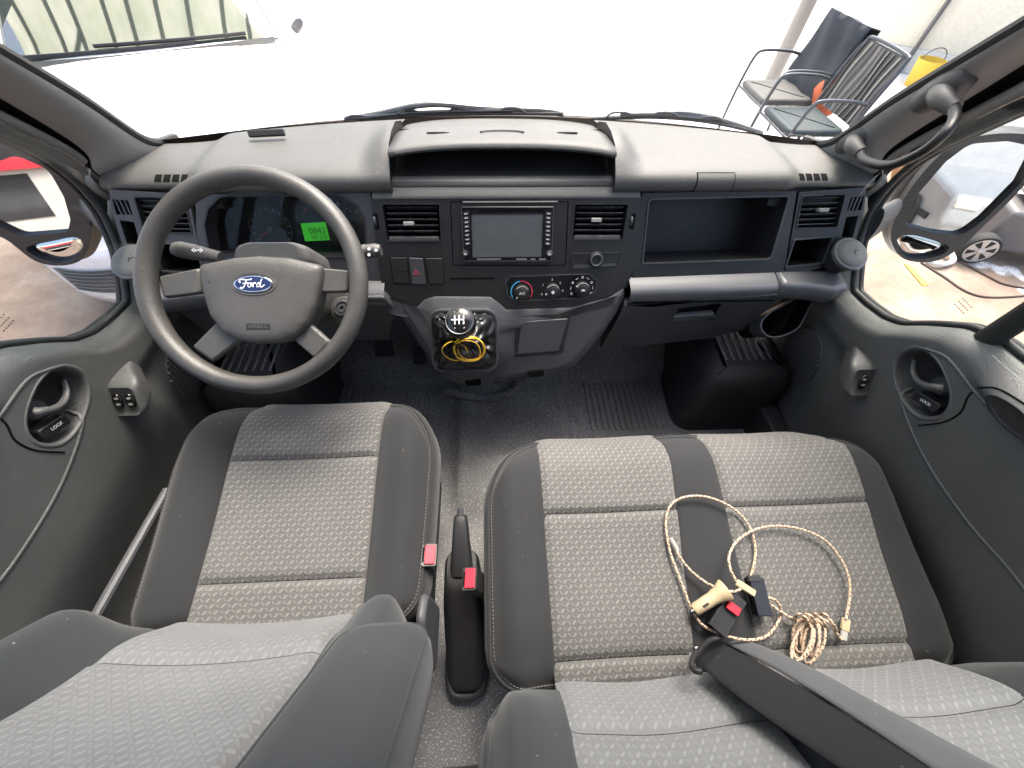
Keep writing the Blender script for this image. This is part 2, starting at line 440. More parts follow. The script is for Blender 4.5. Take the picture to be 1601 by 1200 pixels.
# --- centre fascia
P = FA.pl
c_out = P([(581, 305), (1001, 305), (998, 350), (990, 410), (980, 446), (950, 466), (890, 482), (790, 486), (660, 482), (625, 478), (601, 462), (592, 400)])
ventL = P([(598, 318), (688, 318), (691, 376), (606, 376)]); ventR = P([(897, 318), (981, 318), (972, 374), (893, 374)])
radio = P([(704, 314), (888, 314), (884, 414), (708, 414)])
obj('centre_fascia', MB().plate(FA, rnd(c_out, .006), [rnd(ventL, .004), rnd(ventR, .004), rnd(radio, .002)], -.01, .010), 'fascia_black', dash, bevel=.0015)
def vent(outline, nsl, tabpos, slat='vent_slat', c1=.010, twist=.35, name='air_vent'):
    """fixed louvre vent in an opening: dark box, frame lip, slats, tab"""
    o4 = [np.array(q) for q in outline]     # tl tr br bl
    root = obj(name, MB().pocket(FA, rnd([tuple(q) for q in outline], .004), c1-.004, -.08, .004), 'black_void', dash)
    lo = rnd([tuple(q) for q in outline], .004); fr_ = MB().plate(FA, inset(ccw(lo), -.0015), [inset(ccw(lo), .0016)], -.01, c1+.0015)
    obj('vent_rim', fr_, 'fascia_black', root, bevel=.0006)
    for k in range(nsl):
        t = (k+.7)/(nsl+.3)
        L = o4[0]*(1-t)+o4[3]*t; R = o4[1]*(1-t)+o4[2]*t; d = R-L
        L = L+d*.05; R = R-d*.05; mid = (L+R)/2; half = np.linalg.norm(R-L)/2; an = math.atan2(d[1], d[0])
        f2 = FA.at(mid[0], mid[1], c1-.012, an)
        f3 = Frame(f2.o, f2.u, f2.n*math.cos(twist)+f2.v*math.sin(twist))
        obj('slat', MB().prism(f3, rnd([(-half, -.014), (half, -.014), (half, .007), (-half, .007)], .002, 2), -.0009, .0009), slat, root, bevel=.0004)
    for k in range(4):
        t = (k+1)/5; a = o4[0]*(1-t)+o4[1]*t; b = o4[3]*(1-t)+o4[2]*t
        obj('vane', MB().box(FA.at((a[0]+b[0])/2, (a[1]+b[1])/2, -.03), -.0008, .0008, -.036, .036, -.02, .008), 'matt_black', root)
    q = o4[0]*(1-tabpos[0])*(1-tabpos[1])+o4[1]*tabpos[0]*(1-tabpos[1])+o4[2]*tabpos[0]*tabpos[1]+o4[3]*(1-tabpos[0])*tabpos[1]
    obj('tab', MB().prism(FA.at(q[0], q[1], c1-.012), rnd([(-.012, -.004), (.012, -.004), (.012, .0045), (-.012, .0045)], .0015, 2), 0, .014), 'tab_grey', root, bevel=.001)
    # bright sill under the louvres
    return root
vent(ventL, 6, (.43, .52)); vent(ventR, 6, (.44, .44))
for vn, yy in ((ventL, 0), (ventR, 0)):
    bl, br = np.array(vn[3]), np.array(vn[2]); 
    obj('vent_sill', MB().prism(FA, [tuple(bl+(.004, .001)), tuple(br+(-.004, .001)), tuple(br+(-.006, .009)), tuple(bl+(.006, .009))], -.012, .006), 'dash_grey', dash, bevel=.001)
for px_, a in ((588, 1), (985, -1)):      # thumb wheels beside the vents
    q = FA.px(px_, 345); fr = FA.at(q[0], q[1], .002)
    f2 = Frame(fr.o, fr.v, fr.n)
    obj('vent_wheel', MB().lathe(f2, [(.012, -.003), (.0135, -.0022), (.0135, .0022), (.012, .003)], 28), 'console_grey', dash)
    q = FA.px(px_+2, 345)
    obj('wheel_slot', MB().prism(FA.at(q[0], q[1]), rnd([(-.0055, -.017), (.0055, -.017), (.0055, .017), (-.0055, .017)], .002, 2), .0, .0106), 'black_void', dash)

# --- head unit
unit = obj('head_unit', MB().prism(FA, rnd(P([(705, 315), (887, 315), (883, 413), (709, 413)]), .002), -.03, .0085), 'fascia_black', dash, bevel=.001)
obj('unit_trim', MB().box(FA, *[P([(706, 0), (887, 0)])[i][0] for i in (0, 1)], P([(800, 315.5)])[0][1], P([(800, 313.6)])[0][1], .008, .0115), 'tab_grey', unit)
face_o = rnd(P([(721, 322), (865, 322), (862, 407), (725, 407)]), .003)
obj('unit_face', MB().prism(FA, face_o, .008, .013), 'gloss_black', unit, bevel=.0008)
lp = ccw(rnd(P([(722, 323), (864, 323), (861, 406), (726, 406)]), .003))
obj('unit_rim', MB().plate(FA, inset(lp, -.0008), [inset(lp, .0009)], .012, .0145), 'metal_dark', unit)
scr = P([(738, 335), (847, 334), (845, 399), (740, 400)])
obj('screen', MB().prism(FA, rnd(scr, .002), .012, .0138), 'screen_grey', unit)
lp2 = ccw(rnd(scr, .002)); obj('screen_bezel', MB().plate(FA, inset(lp2, -.002), [lp2], .012, .0142), 'fascia_black', unit)
for sd_, xs0, xs1 in ((-1, 729, 731.5), (1, 856.5, 855)):
    for k in range(8):
        yy = 333+k*6.6; xx = xs0+(xs1-xs0)*k/7
        q = FA.px(xx, yy); fr = FA.at(q[0], q[1], .013, rot=-.12*sd_)
        obj('button', MB().prism(fr, rnd([(-.0075, -.0035), (.0075, -.0035), (.0075, .0035), (-.0075, .0035)], .001, 2), 0, .0012), 'fascia_black', unit, bevel=.0004)
        obj('button_mark', MB().box(fr, -.0036, .0036, -.0010, .0010, .0012, .0015), 'print_white', unit)
    q = FA.px(728.5 if sd_ < 0 else 857.5, 393); fr = FA.at(q[0], q[1], .013)
    obj('volume_knob' if sd_ < 0 else 'tuning_knob', MB().lathe(fr, [(.0078, 0), (.0078, .006), (.0068, .0085), (.003, .0085), (.002, .0078)], 28), 'chrome', unit)
for a, b in ((746, 783), (807, 823), (829, 836), (842, 852)):
    L, R = FA.px(a, 403.3), FA.px(b, 403.3)
    obj('print_mark', MB().box(FA, L[0], R[0], L[1]-.0013, L[1]+.0013, .013, .0134), 'tab_grey', unit)
q = FA.px(800, 328); obj('disc_slot', MB().box(FA.at(*q), -.075, .075, -.0022, .0022, .0125, .0136), 'black_void', unit)

# --- switches
for i, pl_ in enumerate(([(612, 401), (637, 401), (641, 441), (617, 441)], [(641, 401), (662, 402), (667, 442), (646, 442)], [(666, 402), (692, 402), (695, 442), (672, 442)])):
    s_ = obj('switch', MB().prism(FA, rnd(P(pl_), .002), 0, .0125 if i != 1 else .0145), 'console_grey' if i == 1 else 'fascia_black', dash, bevel=.0012)
    if i == 1:
        q = FA.px(652, 423); f = FA.at(*q, .0147)
        tri = [(-.008, -.006), (.008, -.006), (0, .0075)]
        s_['label'] = 'hazard light switch with red triangle'
        obj('hazard_triangle', MB().plate(f, tri, [[(a*.55, b*.55-.0004) for a, b in tri]], 0, .0003), 'print_red', s_)
    if i == 0:
        a, b = FA.px(616, 423), FA.px(639, 423); obj('switch_split', MB().box(FA, a[0], b[0], a[1]-.0006, a[1]+.0006, .012, .0129), 'black_void', s_)
    lp = ccw(rnd(P(pl_), .002)); obj('switch_gap', MB().plate(FA, inset(lp, -.0016), [inset(lp, -.0001)], .009, .0106), 'black_void', s_)
a, b = FA.px(704, 434), FA.px(774, 434)
obj('card_slot', MB().box(FA, a[0], b[0], a[1]-.002, a[1]+.002, .009, .0106), 'black_void', dash)

# --- power socket
so = P([(893, 396), (968, 394), (963, 413), (893, 418)])
sk = obj('socket_recess', MB().plate(FA, inset(ccw(rnd(so, .003)), -.002), [ccw(rnd(so, .003))], .008, .0118), 'fascia_black', dash, bevel=.0008)
obj('recess_floor', MB().prism(FA, [FA.px(895, 413), FA.px(962, 410), FA.px(960, 414), FA.px(896, 418)], .009, .012), 'console_grey', sk)
q = FA.px(930, 404); fr = FA.at(*q, .008)
obj('socket_body', MB().lathe(fr, [(.019, 0), (.019, .006), (.0175, .008), (.0150, .008)], 36), 'matt_black', sk)
obj('socket_ring', MB().lathe(fr, [(.0152, .007), (.0150, .011), (.0135, .012), (.012, .011), (.0115, .006), (.0115, -.02)], 36), 'silver_grey', sk)
obj('socket_hole', MB().lathe(fr, [(.0115, .005), (.001, .005)], 24), 'black_void', sk)

# --- heater panel
hp = rnd(P([(796, 431), (920, 427), (932, 438), (929, 452), (914, 463), (808, 468), (794, 460), (791, 440)]), .006)
heat = obj('heater_panel', MB().prism(FA, hp, .006, .0115), 'gloss_black', dash, bevel=.001)
lp = ccw(hp); obj('heater_rim', MB().plate(FA, inset(lp, -.002), [inset(lp, .0005)], .008, .0122), 'console_grey', heat)
for i, (x, y) in enumerate(((815, 454), (862, 452), (908, 449))):
    q = FA.px(x, y); fr = FA.at(*q, .011)
    kn = obj('heater_knob', MB().lathe(fr, [(.0200, 0), (.0195, .010), (.0180, .013), (.0150, .0135), (.0140, .0125), (.0135, .0180), (.012, .019)], 40), 'fascia_black', heat)
    an = [3.9, 3.5, 2.6][i]
    obj('knob_pointer', MB().box(fr.at(0, 0, 0, an), .0145, .0195, -.0016, .0016, .0125, .0142), 'print_white', heat)
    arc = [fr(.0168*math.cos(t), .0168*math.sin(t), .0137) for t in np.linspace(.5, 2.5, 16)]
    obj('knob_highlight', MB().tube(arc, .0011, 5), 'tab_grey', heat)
    if i == 0:
        for c_, t0, t1 in (('print_blue', 1.75, 3.75), ('print_red', -.55, 1.7)):
            loops = [[fr(r*math.cos(t), r*math.sin(t), .0009) for r in (.0255, .0285)] for t in np.linspace(t0, t1, 20)]
            obj('temperature_arc', MB().rings(loops, closed=False), c_, heat)
        text('knob_text', 'A/C', fr.at(0, 0, .0193), .009, 'print_white', heat)
    if i == 1:
        for s_, t in zip('01234', (3.5, 2.6, 1.6, .75, -.05)): text('fan_number', s_, fr.at(.0275*math.cos(t), .0275*math.sin(t), .0006), .0075, 'print_white', heat)
        obj('fan_mark', MB().box(fr.at(0, 0, .019, .7), -.0035, .0035, -.0035, .0035, 0, .0004), 'print_white', heat)
    if i == 2:
        for k, t in enumerate(np.linspace(-.45, 3.6, 9)):
            f = fr.at(.0285*math.cos(t), .0285*math.sin(t), .0004, t+math.pi/2)
            if k % 2: obj('air_mark', MB().box(f, -.0042, .0042, -.0005, .0005, 0, .0004), 'print_white', heat)
            else:
                g = circ(.0030, 10); obj('air_mark', MB().plate(f, g, [[(a*.6, b*.6) for a, b in g]], 0, .0004), 'print_white', heat)
        obj('recirculation_mark', MB().prism(fr.at(0, 0, .019), [(-.005, -.002), (.005, -.002), (.005, 0), (.002, .0025), (-.002, .0025), (-.005, 0)], 0, .0004), 'print_white', heat)

# --- grey lower console that carries the gear lever
co = P([(597, 451), (602, 463), (620, 475), (650, 477), (662, 465), (679, 460), (768, 461), (783, 472), (793, 481), (890, 478), (950, 463), (978, 446), (979, 462), (966, 490), (946, 520), (925, 548), (900, 573), (880, 584), (845, 591), (800, 597), (762, 605), (735, 606), (712, 601), (692, 586), (668, 556), (640, 519), (615, 482)], .012)
def console():
    P_ = ccw(co); cx, cy = FA.px(725, 530)
    n = len(P_); mb = MB()
    lv = [(0, -.06), (.0, -.01), (.0012, .004), (.004, .009), (.009, .0125), (.016, .015), (.028, .017)]
    mb.pillow(FA, P_, lv, cap=False)
    # inner grid replaced by fans to a smooth middle: swelling around the lever
    Q = inset(P_, .028); ctr = np.mean(Q, axis=0)
    loops = []
    for t in np.linspace(0, 1, 9):
        lo = []
        for a, b in Q:
            p = np.array([a, b])*(1-t) + ctr*t*(1) ; lo.append(FA(p[0], p[1], .017))
        loops.append(lo)
    mb.rings(loops[:-1], cap1=True)
    V = np.array(mb.V)
    rel = V - FA.o; a = rel @ FA.u; b = rel @ FA.v; c = rel @ FA.n
    r = np.sqrt(((a-cx)/.105)**2 + ((b-cy)/.105)**2)
    sw = .030*sstep(1.35, .65, r)*sstep(-.008, .008, c)
    V = V + FA.n[None]*sw[:, None]
    return list(V), mb.F
obj('lower_console', console(), 'console_grey', dash, sharp=50)
CG = FA(*FA.px(725, 530, .047), .047)
FB = Frame(CG, FA.u, FA.v)         # gear boot plane on the swelling
# hatch in the console
lid = P([(815, 502), (888, 497), (873, 548), (808, 553)], .018)
obj('console_hatch', MB().prism(FA, rnd(lid, .004), .012, .022), 'console_grey', dash, bevel=.002)
lo = ccw(rnd(P([(806, 494), (893, 490), (880, 552), (803, 558)], .018), .006))
obj('hatch_recess', MB().prism(FA, lo, .012, .0186), 'fascia_black', dash)
for pl_ in ([(726, 590), (752, 592), (752, 600), (730, 602)], [(826, 580), (850, 577), (850, 586), (826, 588)]):
    obj('console_notch', MB().prism(FA, rnd(P(pl_, .02), .002), .0, .026), 'black_void', dash)
for pl_ in ([(792, 593), (824, 589)], [(770, 600), (786, 596)]):
    a, b = [FA(*FA.px(*q, .017), .017) for q in pl_]
    obj('console_slit', MB().tube([a, b], .0022, 6), 'black_void', dash)

# --- right side: open cubby, flap below, glove box
g_out = P([(1003, 301), (1243, 298), (1221, 438), (985, 446)])
g_in = P([(1013, 311), (1231, 306), (1202, 404), (1003, 411)])
obj('cubby_fascia', MB().plate(FA, rnd(g_out, .003), [rnd(g_in, [.012, .008, .012, .006])], -.01, .006), 'fascia_black', dash, bevel=.0015)
obj('cubby', MB().pocket(FA, rnd(g_in, [.012, .008, .012, .006]), .004, -.112, .006), 'fascia_black', dash, bevel=.004)
lp = ccw(rnd(g_in, [.012, .008, .012, .006])); obj('cubby_lip', MB().plate(FA, inset(lp, -.002), [inset(lp, .0015)], .004, .0085), 'console_grey', dash, bevel=.0012)
# silver ledge and glove box lid
def ledge(xa, xb, name, z0=.568, sub=24, dz=0):
    pf = [(.775, .579), (.748, .575), (.726, .568), (.7185, .562), (.716, .553), (.7145, .541), (.7155, .533), (.720, .528), (.73, .527)]
    return obj(name, MB().grid(lambda x, k: np.array([x, pf[k][0], pf[k][1] + (x*sgn-.3)*.02]), np.linspace(xa, xb, sub), range(len(pf))), 'silver_grey', dash, sharp=60)
sgn = 1
ledge(.318, .700, 'ledge'); ledge(.7035, .80, 'ledge_end', sub=8)
PLw = FL.pl
gb = PLw([(976, 474), (1222, 456), (1195, 482), (1160, 512), (1110, 525), (1000, 537), (938, 542)])
gh = PLw([(1060, 478), (1128, 470), (1116, 489), (1052, 494)])
glove = obj('glove_box_lid', MB().plate(FL, rnd(gb, .006), [rnd(gh, .002)], -.02, .008), 'console_grey', dash, bevel=.002)
obj('handle_recess', MB().pocket(FL, rnd(gh, .002), .006, -.02, .003), 'fascia_black', glove)
hl = PLw([(1052, 489), (1114, 484), (1116, 491), (1051, 497)]); obj('handle', MB().pillow(FL, rnd(hl, .002), [(0, .0), (0, .012), (.001, .014), (.003, .0145)]), 'silver_grey', glove)
obj('glove_box_gap', MB().box(FL, .33, .71, -.014, -.008, .004, .0086), 'black_void', glove)
# driver's knee panel
kp = [(-.82, .02), (-.30, .02), (-.28, -.03), (-.335, -.16), (-.80, -.17)]
obj('knee_panel', MB().prism(FL, rnd(kp, .01), -.02, .006), 'console_grey', dash, bevel=.004)
sgn = -1
ledge(-.395, -.300, 'ledge', sub=8); ledge(-.80, -.62, 'ledge_end', sub=10)
obj('knee_pocket', MB().prism(FL, rnd([(-.74, -.12), (-.60, -.14), (-.58, -.03), (-.72, -.015)], .02), .0, .0075), 'black_void', dash)

# --- both ends: side vent, pockets, lidded cup shelf
vR = P([(1251, 306), (1319, 303), (1306, 355), (1242, 357)]); pR = P([(1239, 374), (1299, 369), (1284, 410), (1226, 416)])
eR = P([(1247, 300), (1352, 292), (1347, 330), (1330, 392), (1300, 414), (1224, 430)])
lR = P([(1327, 308), (1348, 306), (1343, 328), (1321, 329)]); qR = P([(1320, 339), (1339, 336), (1330, 370), (1312, 372)])
mir = lambda pts: [(-a, b) for a, b in pts]
for sg in (1, -1):
    mm = (lambda p: p) if sg > 0 else mir
    vv, pp, ee, ll, qq = mm(vR), mm(pR), mm(eR), mm(lR), mm(qR)
    obj('end_fascia', MB().plate(FA, rnd(ee, .004), [rnd(vv, .004), rnd(pp, .003), rnd(ll, .002), rnd(qq, .002)], -.01, .006), 'console_grey' if sg < 0 else 'fascia_black', dash, bevel=.0015)
    vent(vv if sg > 0 else [vv[1], vv[0], vv[3], vv[2]], 6, (.58, .45) if sg > 0 else (.45, .5), c1=.006)
    obj('end_pocket', MB().pocket(FA, rnd(pp, .003), .004, -.09, .003), 'fascia_black', dash)
    lp = ccw(rnd(pp, .003)); obj('pocket_lip', MB().plate(FA, inset(lp, -.002), [inset(lp, .0012)], .003, .0085), 'console_grey', dash, bevel=.001)
    obj('side_pocket', MB().pocket(FA, rnd(qq, .002), .004, -.05, .002), 'matt_black', dash)
    bx = obj('window_demister', MB().pocket(FA, rnd(ll, .002), .004, -.02, .001), 'black_void', dash)
    a0 = min(a for a, b in ll); a1 = max(a for a, b in ll); bb = np.mean([b for a, b in ll])
    for k in range(3):
        x = a0+(a1-a0)*(k+1)/4; obj('slat', MB().box(FA.at(x, bb, 0), -.0012, .0012, -.017, .017, -.012, .004), 'vent_slat', bx)
    # shelf with lid
    X = lambda x: sg*x
    sh = rnd([(X(.70), .775), (X(.70), .712), (X(.76), .706), (X(.83), .690), (X(.875), .705), (X(.885), .775)], .02)
    obj('cup_shelf', MB().pillow(XF((0, 0, 0)), sh, [(.012, .535), (.003, .545), (0, .56), (.002, .578), (.006, .584), (.014, .588)]), 'silver_grey', dash, sharp=60)
    lc = np.array([X(.850), .752, .650]); f = Frame(lc, (1, 0, 0), (0, math.cos(.42), math.sin(.42)))
    cup = obj('cup_body', MB().lathe(f, [(.028, -.050), (.033, -.028), (.036, -.012), (.035, -.010)], 36), 'matt_black', dash)
    obj('cup_rim', MB().lathe(f, [(.036, -.012), (.041, -.010), (.043, -.005), (.042, .0), (.037, .002)], 36), 'silver_grey', cup)
    obj('cup_lid', MB().lathe(f, [(.037, -.002), (.0365, .003), (.033, .0055), (.02, .0065), (.001, .0068)], 36), 'dash_grey', cup)
    obj('cup_mark', MB().box(f.at(.008, .004, .0064, .4), -.006, .006, -.001, .001, 0, .001), 'matt_black', cup)
    obj('cup_mark', MB().box(f.at(.003, .0, .0064, 1.6), -.006, .006, -.001, .001, 0, .001), 'matt_black', cup)

# bottle holder under the passenger end
FH = Frame(onx(1235, 495, .79), (1, 0, 0), (0, .80, .60))
bh = catmull([(a, b) for a, b in FH.pl([(1190, 510), (1198, 494), (1228, 476), (1272, 456), (1285, 452), (1268, 472), (1258, 492), (1246, 512), (1222, 524), (1200, 524)])], 4, True)
bh = ccw([tuple(q) for q in bh])
bo = obj('bottle_holder', MB().pocket(FH, bh, 0, -.11, .004), 'black_void', dash)
obj('holder_rim', MB().plate(FH, inset(bh, -.0035), [bh], -.004, .003), 'silver_grey', bo, bevel=.0012)
obj('holder_shell', MB().pillow(FH, inset(bh, -.003), [(.02, -.11), (.004, -.05), (0, -.004)], cap=False), 'console_grey', bo)

# --- instrument cluster
i_out = P([(308, 303), (580, 301), (590, 380), (598, 452), (330, 452), (310, 380)])
i_hole = P([(331, 398), (322, 350), (328, 325), (345, 308), (380, 299), (430, 297), (500, 297), (537, 306), (560, 322), (571, 342), (573, 380), (566, 402)])
obj('cluster_fascia', MB().plate(FA, rnd(i_out, .004), [rnd(i_hole, .01)], -.01, .005), 'console_grey', dash, bevel=.002)
cl = obj('instrument_cluster', MB().pocket(FA, rnd(i_hole, .01), .004, -.075, .012), 'matt_black', dash)
lp = ccw(rnd(i_hole, .01)); obj('cluster_lip', MB().plate(FA, inset(lp, -.002), [inset(lp, .0018)], .002, .0075), 'fascia_black', cl, bevel=.0012)
C0 = -.073
for (px_, py_), r in (((424, 357), .052), ((553, 357), .046), ((484, 322), .024), ((530, 318), .022)):
    q = FA.px(px_, py_, C0); f = FA.at(*q, C0)
    g = circ(r, 40); obj('gauge_ring', MB().plate(f, g, [circ(r*.965, 40)], 0, .003), 'console_grey', cl)
    for k in range(13 if r > .04 else 5):
        t = -.6 + (math.pi+1.2)*k/(12 if r > .04 else 4)
        obj('gauge_tick', MB().box(f.at(0, 0, 0, t), r*.80, r*.92, -.0008, .0008, 0, .001), 'tab_grey', cl)
    obj('gauge_hub', MB().lathe(f, [(.008, 0), (.008, .004), (.006, .006), (.001, .0065)], 20), 'gloss_black', cl)
    obj('gauge_needle', MB().box(f.at(0, 0, .003, 3.7), 0, r*.8, -.0009, .0009, 0, .001), 'print_red', cl)
sc_ = P([(470, 349), (508, 347), (515, 375), (477, 377)], C0+.004)
obj('lcd', MB().prism(FA, sc_, C0, C0+.004), 'lcd_green', cl)
q = FA.px(496, 361, C0+.005); text('lcd_time', '0842', FA.at(*q, C0+.0042, -.02), .021, 'lcd_dark', cl, .0001)
q = FA.px(499, 371, C0+.005); text('lcd_trip', '181329', FA.at(*q, C0+.0042, -.02), .014, 'lcd_dark', cl, .0001)
obj('cluster_lens', MB().prism(FA, inset(ccw(rnd(i_hole, .01)), .004), -.030, -.029), glass('lens', (.85, .85, .85), .3), cl)
# ================================================================== STEERING WHEEL, COLUMN, GEAR LEVER
TW = math.radians(52)
WC = np.array([-.4625, .560, .748])
FWL = Frame(WC, (1, 0, 0), (0, math.sin(TW), math.cos(TW)))
col = thing('steering_column', 'grey steering column shroud with stalks behind the wheel', 'steering column', tuple(FWL(0, 0, -.2)))
def shroud():
    loops = []
    for c, w_, h, dy in ((-.035, .045, .045, 0), (-.055, .072, .058, 0), (-.09, .080, .064, .004), (-.14, .080, .066, .008), (-.22, .078, .066, .012)):
        loops.append([FWL(w_*np.sign(math.cos(t))*abs(math.cos(t))**.55, dy + h*np.sign(math.sin(t))*abs(math.sin(t))**.6 - .012, c) for t in [2*math.pi*k/40 for k in range(40)]])
    return MB().rings(loops, cap0=True)
obj('shroud', shroud(), 'wheel_grey', col, sharp=60)
bx = MB().pillow(FWL, rnd([(-.085, .045), (.075, .045), (.066, .085), (.04, .092), (-.05, .092), (-.075, .085)], .022, 7), [(0, -.16), (0, -.080), (.003, -.070), (.008, -.065), (.016, -.062)], scale=True)
obj('shroud_top', bx, 'dash_grey', col, sharp=60)
# stalks
def stalk(p0, p1, r0, r1, name, flat):
    pts = [np.array(p0)*(1-t)+np.array(p1)*t for t in np.linspace(0, 1, 9)]
    rr = [r0+(r1-r0)*min(1, t*1.6) for t in np.linspace(0, 1, 9)]; rr[-1] *= .8
    return obj(name, MB().tube(pts, rr, 14, flat=flat), 'wheel_grey', col, sharp=60)
a = onp(345, 402, FWL(0, 0, -.055), FWL.n); b = onp(273, 388, FWL(0, 0, -.05), FWL.n)
st = stalk(a, b, .012, .017, 'indicator_stalk', .8)
for px_, d in ((304, -1), (313, 1)):
    q = onp(px_, 391, FWL(0, 0, -.03), FWL.n); f = Frame(q, FWL.u*math.cos(.1)-FWL.v*math.sin(.1), FWL.v)
    s_ = [(-.004*d, -.0015), (0, -.0015), (0, -.004), (.0055*d, 0), (0, .004), (0, .0015), (-.004*d, .0015)]
    obj('arrow_mark', MB().plate(f, s_, [[(x_*.6+.0002*d, y_*.5) for x_, y_ in s_]], .0, .001), 'print_white', st)
a = onp(540, 396, FWL(0, 0, -.055), FWL.n); b = onp(596, 391, FWL(0, 0, -.055), FWL.n)
st = stalk(a, b, .011, .0135, 'wiper_stalk', 1)
dd = (b-a)/np.linalg.norm(b-a)
for k, t in enumerate((.012, .030)):
    q = b - dd*t; obj('stalk_ring', MB().tube([q-dd*.0015, q+dd*.0015], .0140, 18), 'silver_grey', st)
for px_, py_ in ((577, 389), (577, 398), (588, 391)):
    q = onp(px_, py_, FWL(0, 0, -.042), FWL.n); g = circ(.0028, 10)
    obj('stalk_mark', MB().plate(Frame(q, FWL.u, FWL.v), g, [[(x_*.5, y_*.5) for x_, y_ in g]], 0, .0008), 'print_white', st)
q = onp(534, 481, FWL(0, 0, -.09), FWL.n); f = Frame(q, (1, 0.25, 0), FWL.v)
obj('ignition_lock', MB().lathe(f, [(.016, -.04), (.016, -.002), (.0145, 0), (.0125, 0), (.0120, -.003), (.009, -.003), (.0085, 0), (.004, 0), (.0035, -.004)], 32), 'silver_grey', col)
obj('ignition_boss', MB().lathe(f, [(.028, -.06), (.026, -.012), (.022, -.006), (.016, -.005)], 32), 'wheel_grey', col)

whl = thing('steering_wheel', 'worn grey four spoke steering wheel with oval badge', 'steering wheel', tuple(WC))
RW = .187; rw = .0165
def rim():
    loops = []
    for k in range(96):
        t = 2*math.pi*k/96; ct, st_ = math.cos(t), math.sin(t)
        loops.append([FWL(ct*(RW+rw*math.cos(q)*1.0), st_*(RW+rw*math.cos(q)), rw*1.08*math.sin(q)) for q in [2*math.pi*j/20 for j in range(20)]])
    loops.append(loops[0]); return MB().rings(loops)
obj('rim', rim(), 'rim_worn', whl, sharp=80)
W = FWL.pl
pad_o = W([(305, 412), (360, 401), (400, 398), (450, 401), (503, 413), (500, 440), (492, 478), (480, 505), (462, 525), (435, 535), (400, 537), (372, 533), (345, 520), (325, 495), (312, 455)], .012)
pad = obj('airbag_pad', MB().pillow(FWL, rnd(pad_o, .012, 4), [(.004, -.035), (0, -.01), (.0, .002), (.003, .009), (.008, .0125), (.02, .015), (.035, .0158)], scale=True), 'wheel_grey', whl, sharp=60)
def spoke(pts, c=-.006, th=.012):
    return obj('spoke', MB().pillow(FWL, rnd(W(pts, c), .006), [(.003, c-th), (0, c-th*.4), (.0015, c+.001), (.006, c+.0035)], scale=True), 'wheel_grey', whl, sharp=60)
spoke([(248, 432), (315, 418), (318, 458), (256, 466)]); spoke([(490, 417), (548, 422), (545, 457), (494, 458)])
spoke([(365, 505), (345, 498), (300, 543), (332, 566), (378, 530)]); spoke([(460, 525), (486, 505), (520, 535), (494, 562), (462, 534)])
f = FWL.at(*FWL.px(397, 444, .016), .0158)
obj('badge_recess', MB().lathe(f, [(.040, -.001), (.0385, .0012), (.034, .0006), (.033, -.0005)], 48, ry=.5), 'wheel_grey', pad)
bd = obj('badge', MB().lathe(f, [(.0335, 0), (.0335, .0022), (.032, .003), (.0305, .003)], 48, ry=.43), 'chrome', whl)
obj('badge_field', MB().lathe(f, [(.0308, .001), (.0306, .0032), (.02, .0036), (.001, .0037)], 48, ry=.415), 'emblem_blue', bd)
def stroke(pts, r=.0011):
    P_ = catmull([np.array(q) for q in pts], 6)
    return MB().tube([f(a, b, .0038) for a, b in P_], r, 6, flat=.5)
script = MB()
for s_ in ([(-.0215, .002), (-.0225, .0055), (-.0185, .0078), (-.012, .0068), (-.004, .0072), (-.001, .0085)],       # F top
           [(-.0105, .0065), (-.0125, .001), (-.0155, -.0055), (-.019, -.0075), (-.0215, -.006)],                     # F stem
           [(-.0165, .0008), (-.011, .0012), (-.0075, .002)],
           [(-.0035, .0015), (-.0070, .0005), (-.0085, -.0035), (-.0060, -.0062), (-.0030, -.0040), (-.0028, .0005), (-.0035, .0015), (-.0005, .0008)],   # o
           [(.0005, .0015), (.0012, .0005), (.0002, -.0058)], [(.0012, -.0005), (.0035, .0018), (.0055, .0008)],       # r
           [(.0125, .0005), (.0095, .0012), (.0068, -.0022), (.0075, -.0058), (.0105, -.0050), (.0130, .0005)],        # d bowl
           [(.0165, .0085), (.0145, .0045), (.0125, -.0035), (.0140, -.0062), (.0175, -.0045), (.0205, -.0020)]):
    q = stroke(s_); script.add(q.V, q.F)
obj('badge_script', script, 'print_white', bd)
f2 = FWL.at(*FWL.px(404, 510, .015), .0155, -.02)
obj('airbag_plate', MB().prism(f2, rnd([(-.021, -.0055), (.021, -.0055), (.021, .0055), (-.021, .0055)], .001, 2), -.004, .0006), 'fascia_black', pad, bevel=.0004)
text('airbag_text', 'AIRBAG', f2.at(0, 0, .0006), .0095, 'wheel_grey', pad, .0003)
for px_, py_, d in ((331, 441, 1), (464, 440, -1)):
    f3 = FWL.at(*FWL.px(px_, py_, .014), .0142)
    for s_ in ([(-.005*d, .0025), (-.005*d, -.0025)], [(-.005*d, 0), (.004*d, 0)], [(.004*d, .0025), (.0055*d, .0032)]):
        obj('horn_mark', MB().tube([f3(*q, .0004) for q in s_], .0007, 5), 'matt_black', pad)

